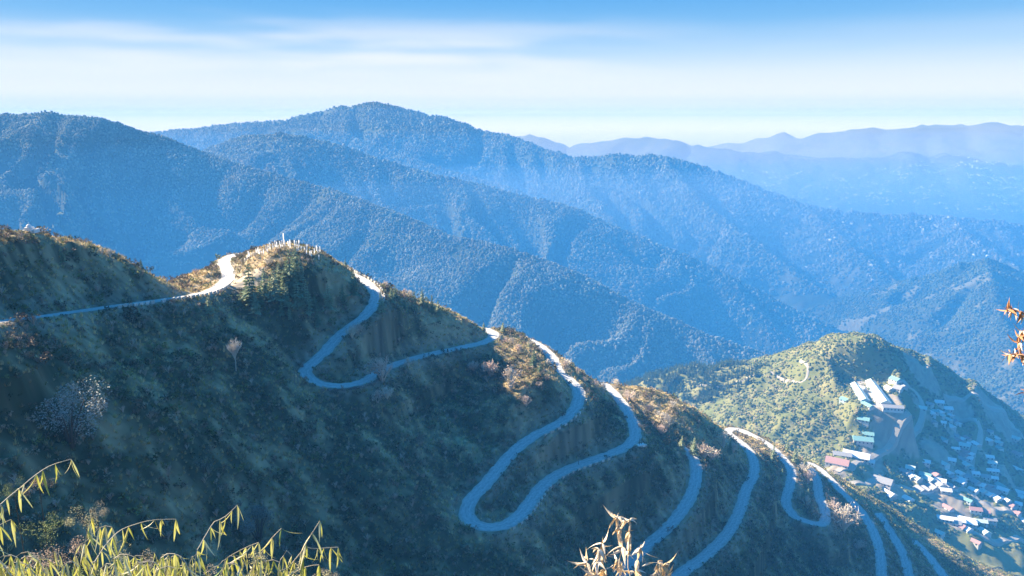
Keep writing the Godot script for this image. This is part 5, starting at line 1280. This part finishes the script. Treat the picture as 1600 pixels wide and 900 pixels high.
func build_village_hill() -> void:
	var g := Field.new(-20, -1320, 900, -600, 24.0)
	g.fill(Plate.new(VILLAGE_CONTROL, 0.02))
	village = Field.new(20, -1280, 860, -640, 3.0)
	var big := noise(71, 0.012, 3)
	var mid := noise(72, 0.05, 3)
	var tones := PackedColorArray()
	tones.resize(village.nx * village.nz)
	var patch := noise(73, 0.02, 4)
	for j in village.nz:
		for i in village.nx:
			var x := village.x0 + i * village.cell
			var z := village.z0 + j * village.cell
			var rib := absf(mid.get_noise_2d((x * 0.85 + z * 0.5) * 0.22, 40.0))
			village.h[j * village.nx + i] = g.cubic(x, z) + (0.35 - rib) * 32.0 * smoothstep(500.0, 580.0, x) * smoothstep(-1010.0, -930.0, z) + big.get_noise_2d(x * 1.3, z * 1.3) * 9.0 + mid.get_noise_2d(x, z) * 3.0
			tones[j * village.nx + i] = Color(0.15, 0.16, 0.05).lerp(Color(0.25, 0.22, 0.09), clampf(0.5 + patch.get_noise_2d(x, z), 0.0, 1.0))
	for c in CLEARINGS:
		for j in range(int((c[1] - c[2] - village.z0) / 3.0), int((c[1] + c[2] - village.z0) / 3.0) + 1):
			for i in range(int((c[0] - c[2] - village.x0) / 3.0), int((c[0] + c[2] - village.x0) / 3.0) + 1):
				var d := Vector2(village.x0 + i * 3.0 - c[0], village.z0 + j * 3.0 - c[1]).length() + mid.get_noise_2d(i * 9.0, j * 9.0) * 12.0
				if d < c[2]:
					tones[j * village.nx + i] = Color(0.36, 0.29, 0.2) * (1.0 + 0.4 * mid.get_noise_2d(i * 20.0, j * 20.0))
	# the compound stands on a levelled terrace
	var t0: Array = CLEARINGS[0]
	var level := village.at(t0[0], t0[1]) + 1.0
	for j in village.nz:
		for i in village.nx:
			var p := Vector2(village.x0 + i * 3.0 - t0[0], village.z0 + j * 3.0 - t0[1]).rotated(-0.2)
			var d := maxf(absf(p.x) / 28.0, absf(p.y) / 44.0)
			if d < 1.5:
				village.h[j * village.nx + i] = lerpf(level, village.h[j * village.nx + i], smoothstep(0.95, 1.5, d))
				if d < 1.0 and absf(p.x) < 16.0:
					tones[j * village.nx + i] = Color(0.42, 0.38, 0.31)
	var bushes := PackedFloat32Array()
	var firs := PackedFloat32Array()
	var rr := RandomNumberGenerator.new()
	rr.seed = 9
	var leafage := [Color(0.15, 0.16, 0.05), Color(0.1, 0.12, 0.04), Color(0.2, 0.2, 0.07), Color(0.07, 0.09, 0.035), Color(0.24, 0.2, 0.1)]
	for k in 60000:
		var x := rr.randf_range(60, 820)
		var z := rr.randf_range(-1150, -670)
		var bare := false
		for c in CLEARINGS:
			if Vector2(x - c[0], z - c[1]).length() < c[2] * 0.9:
				bare = true
		if bare or not in_view(Vector3(x, 0, z)):
			continue
		for l in [LANE_A, LANE_B, LANE_C, LANE_D, LANE_E]:
			for p in l.size() - 1:
				var q := Geometry2D.get_closest_point_to_segment(Vector2(x, z), Vector2(l[p].x, l[p].z), Vector2(l[p + 1].x, l[p + 1].z))
				if q.distance_to(Vector2(x, z)) < 6.0:
					bare = true
		if bare:
			continue
		var s := rr.randf_range(0.8, 2.2)
		var b := Basis(Vector3.UP, rr.randf() * TAU)
		var y := village.at(x, z)
		if x < 330.0 and z < -940.0 - (x - 180.0) * 0.0 and patch.get_noise_2d(x * 2.0, z * 2.0) > -0.25:
			if rr.randf() < 0.35:
				s = rr.randf_range(6.0, 11.0)
				put(firs, b.scaled(Vector3.ONE * s), Vector3(x, y, z), Color(0.1, 0.13, 0.06) * rr.randf_range(0.7, 1.3))
		elif patch.get_noise_2d(x, z) * 0.9 + rr.randf() > 0.35:
			put(bushes, b.scaled(Vector3(s, s * 0.75, s)), Vector3(x, y + 0.2, z), leafage[rr.randi() % 5] * rr.randf_range(0.8, 1.2))
	scatter("shrubbery", lump(74, 4, 6, 0.3), mat(Color.WHITE, 1.0, true), bushes, true, "yellow-green shrubbery covering the village hill", "shrubbery")
	scatter("fir_wood", fir_crown(75, 0.22), mat(Color.WHITE, 1.0, true), firs, true, "fir wood on the lower end of the village hill", "wood")
	tag(top("village_hill", village.mesh(tones), mat(Color.WHITE, 1.0, true)), "", "", "", "structure")
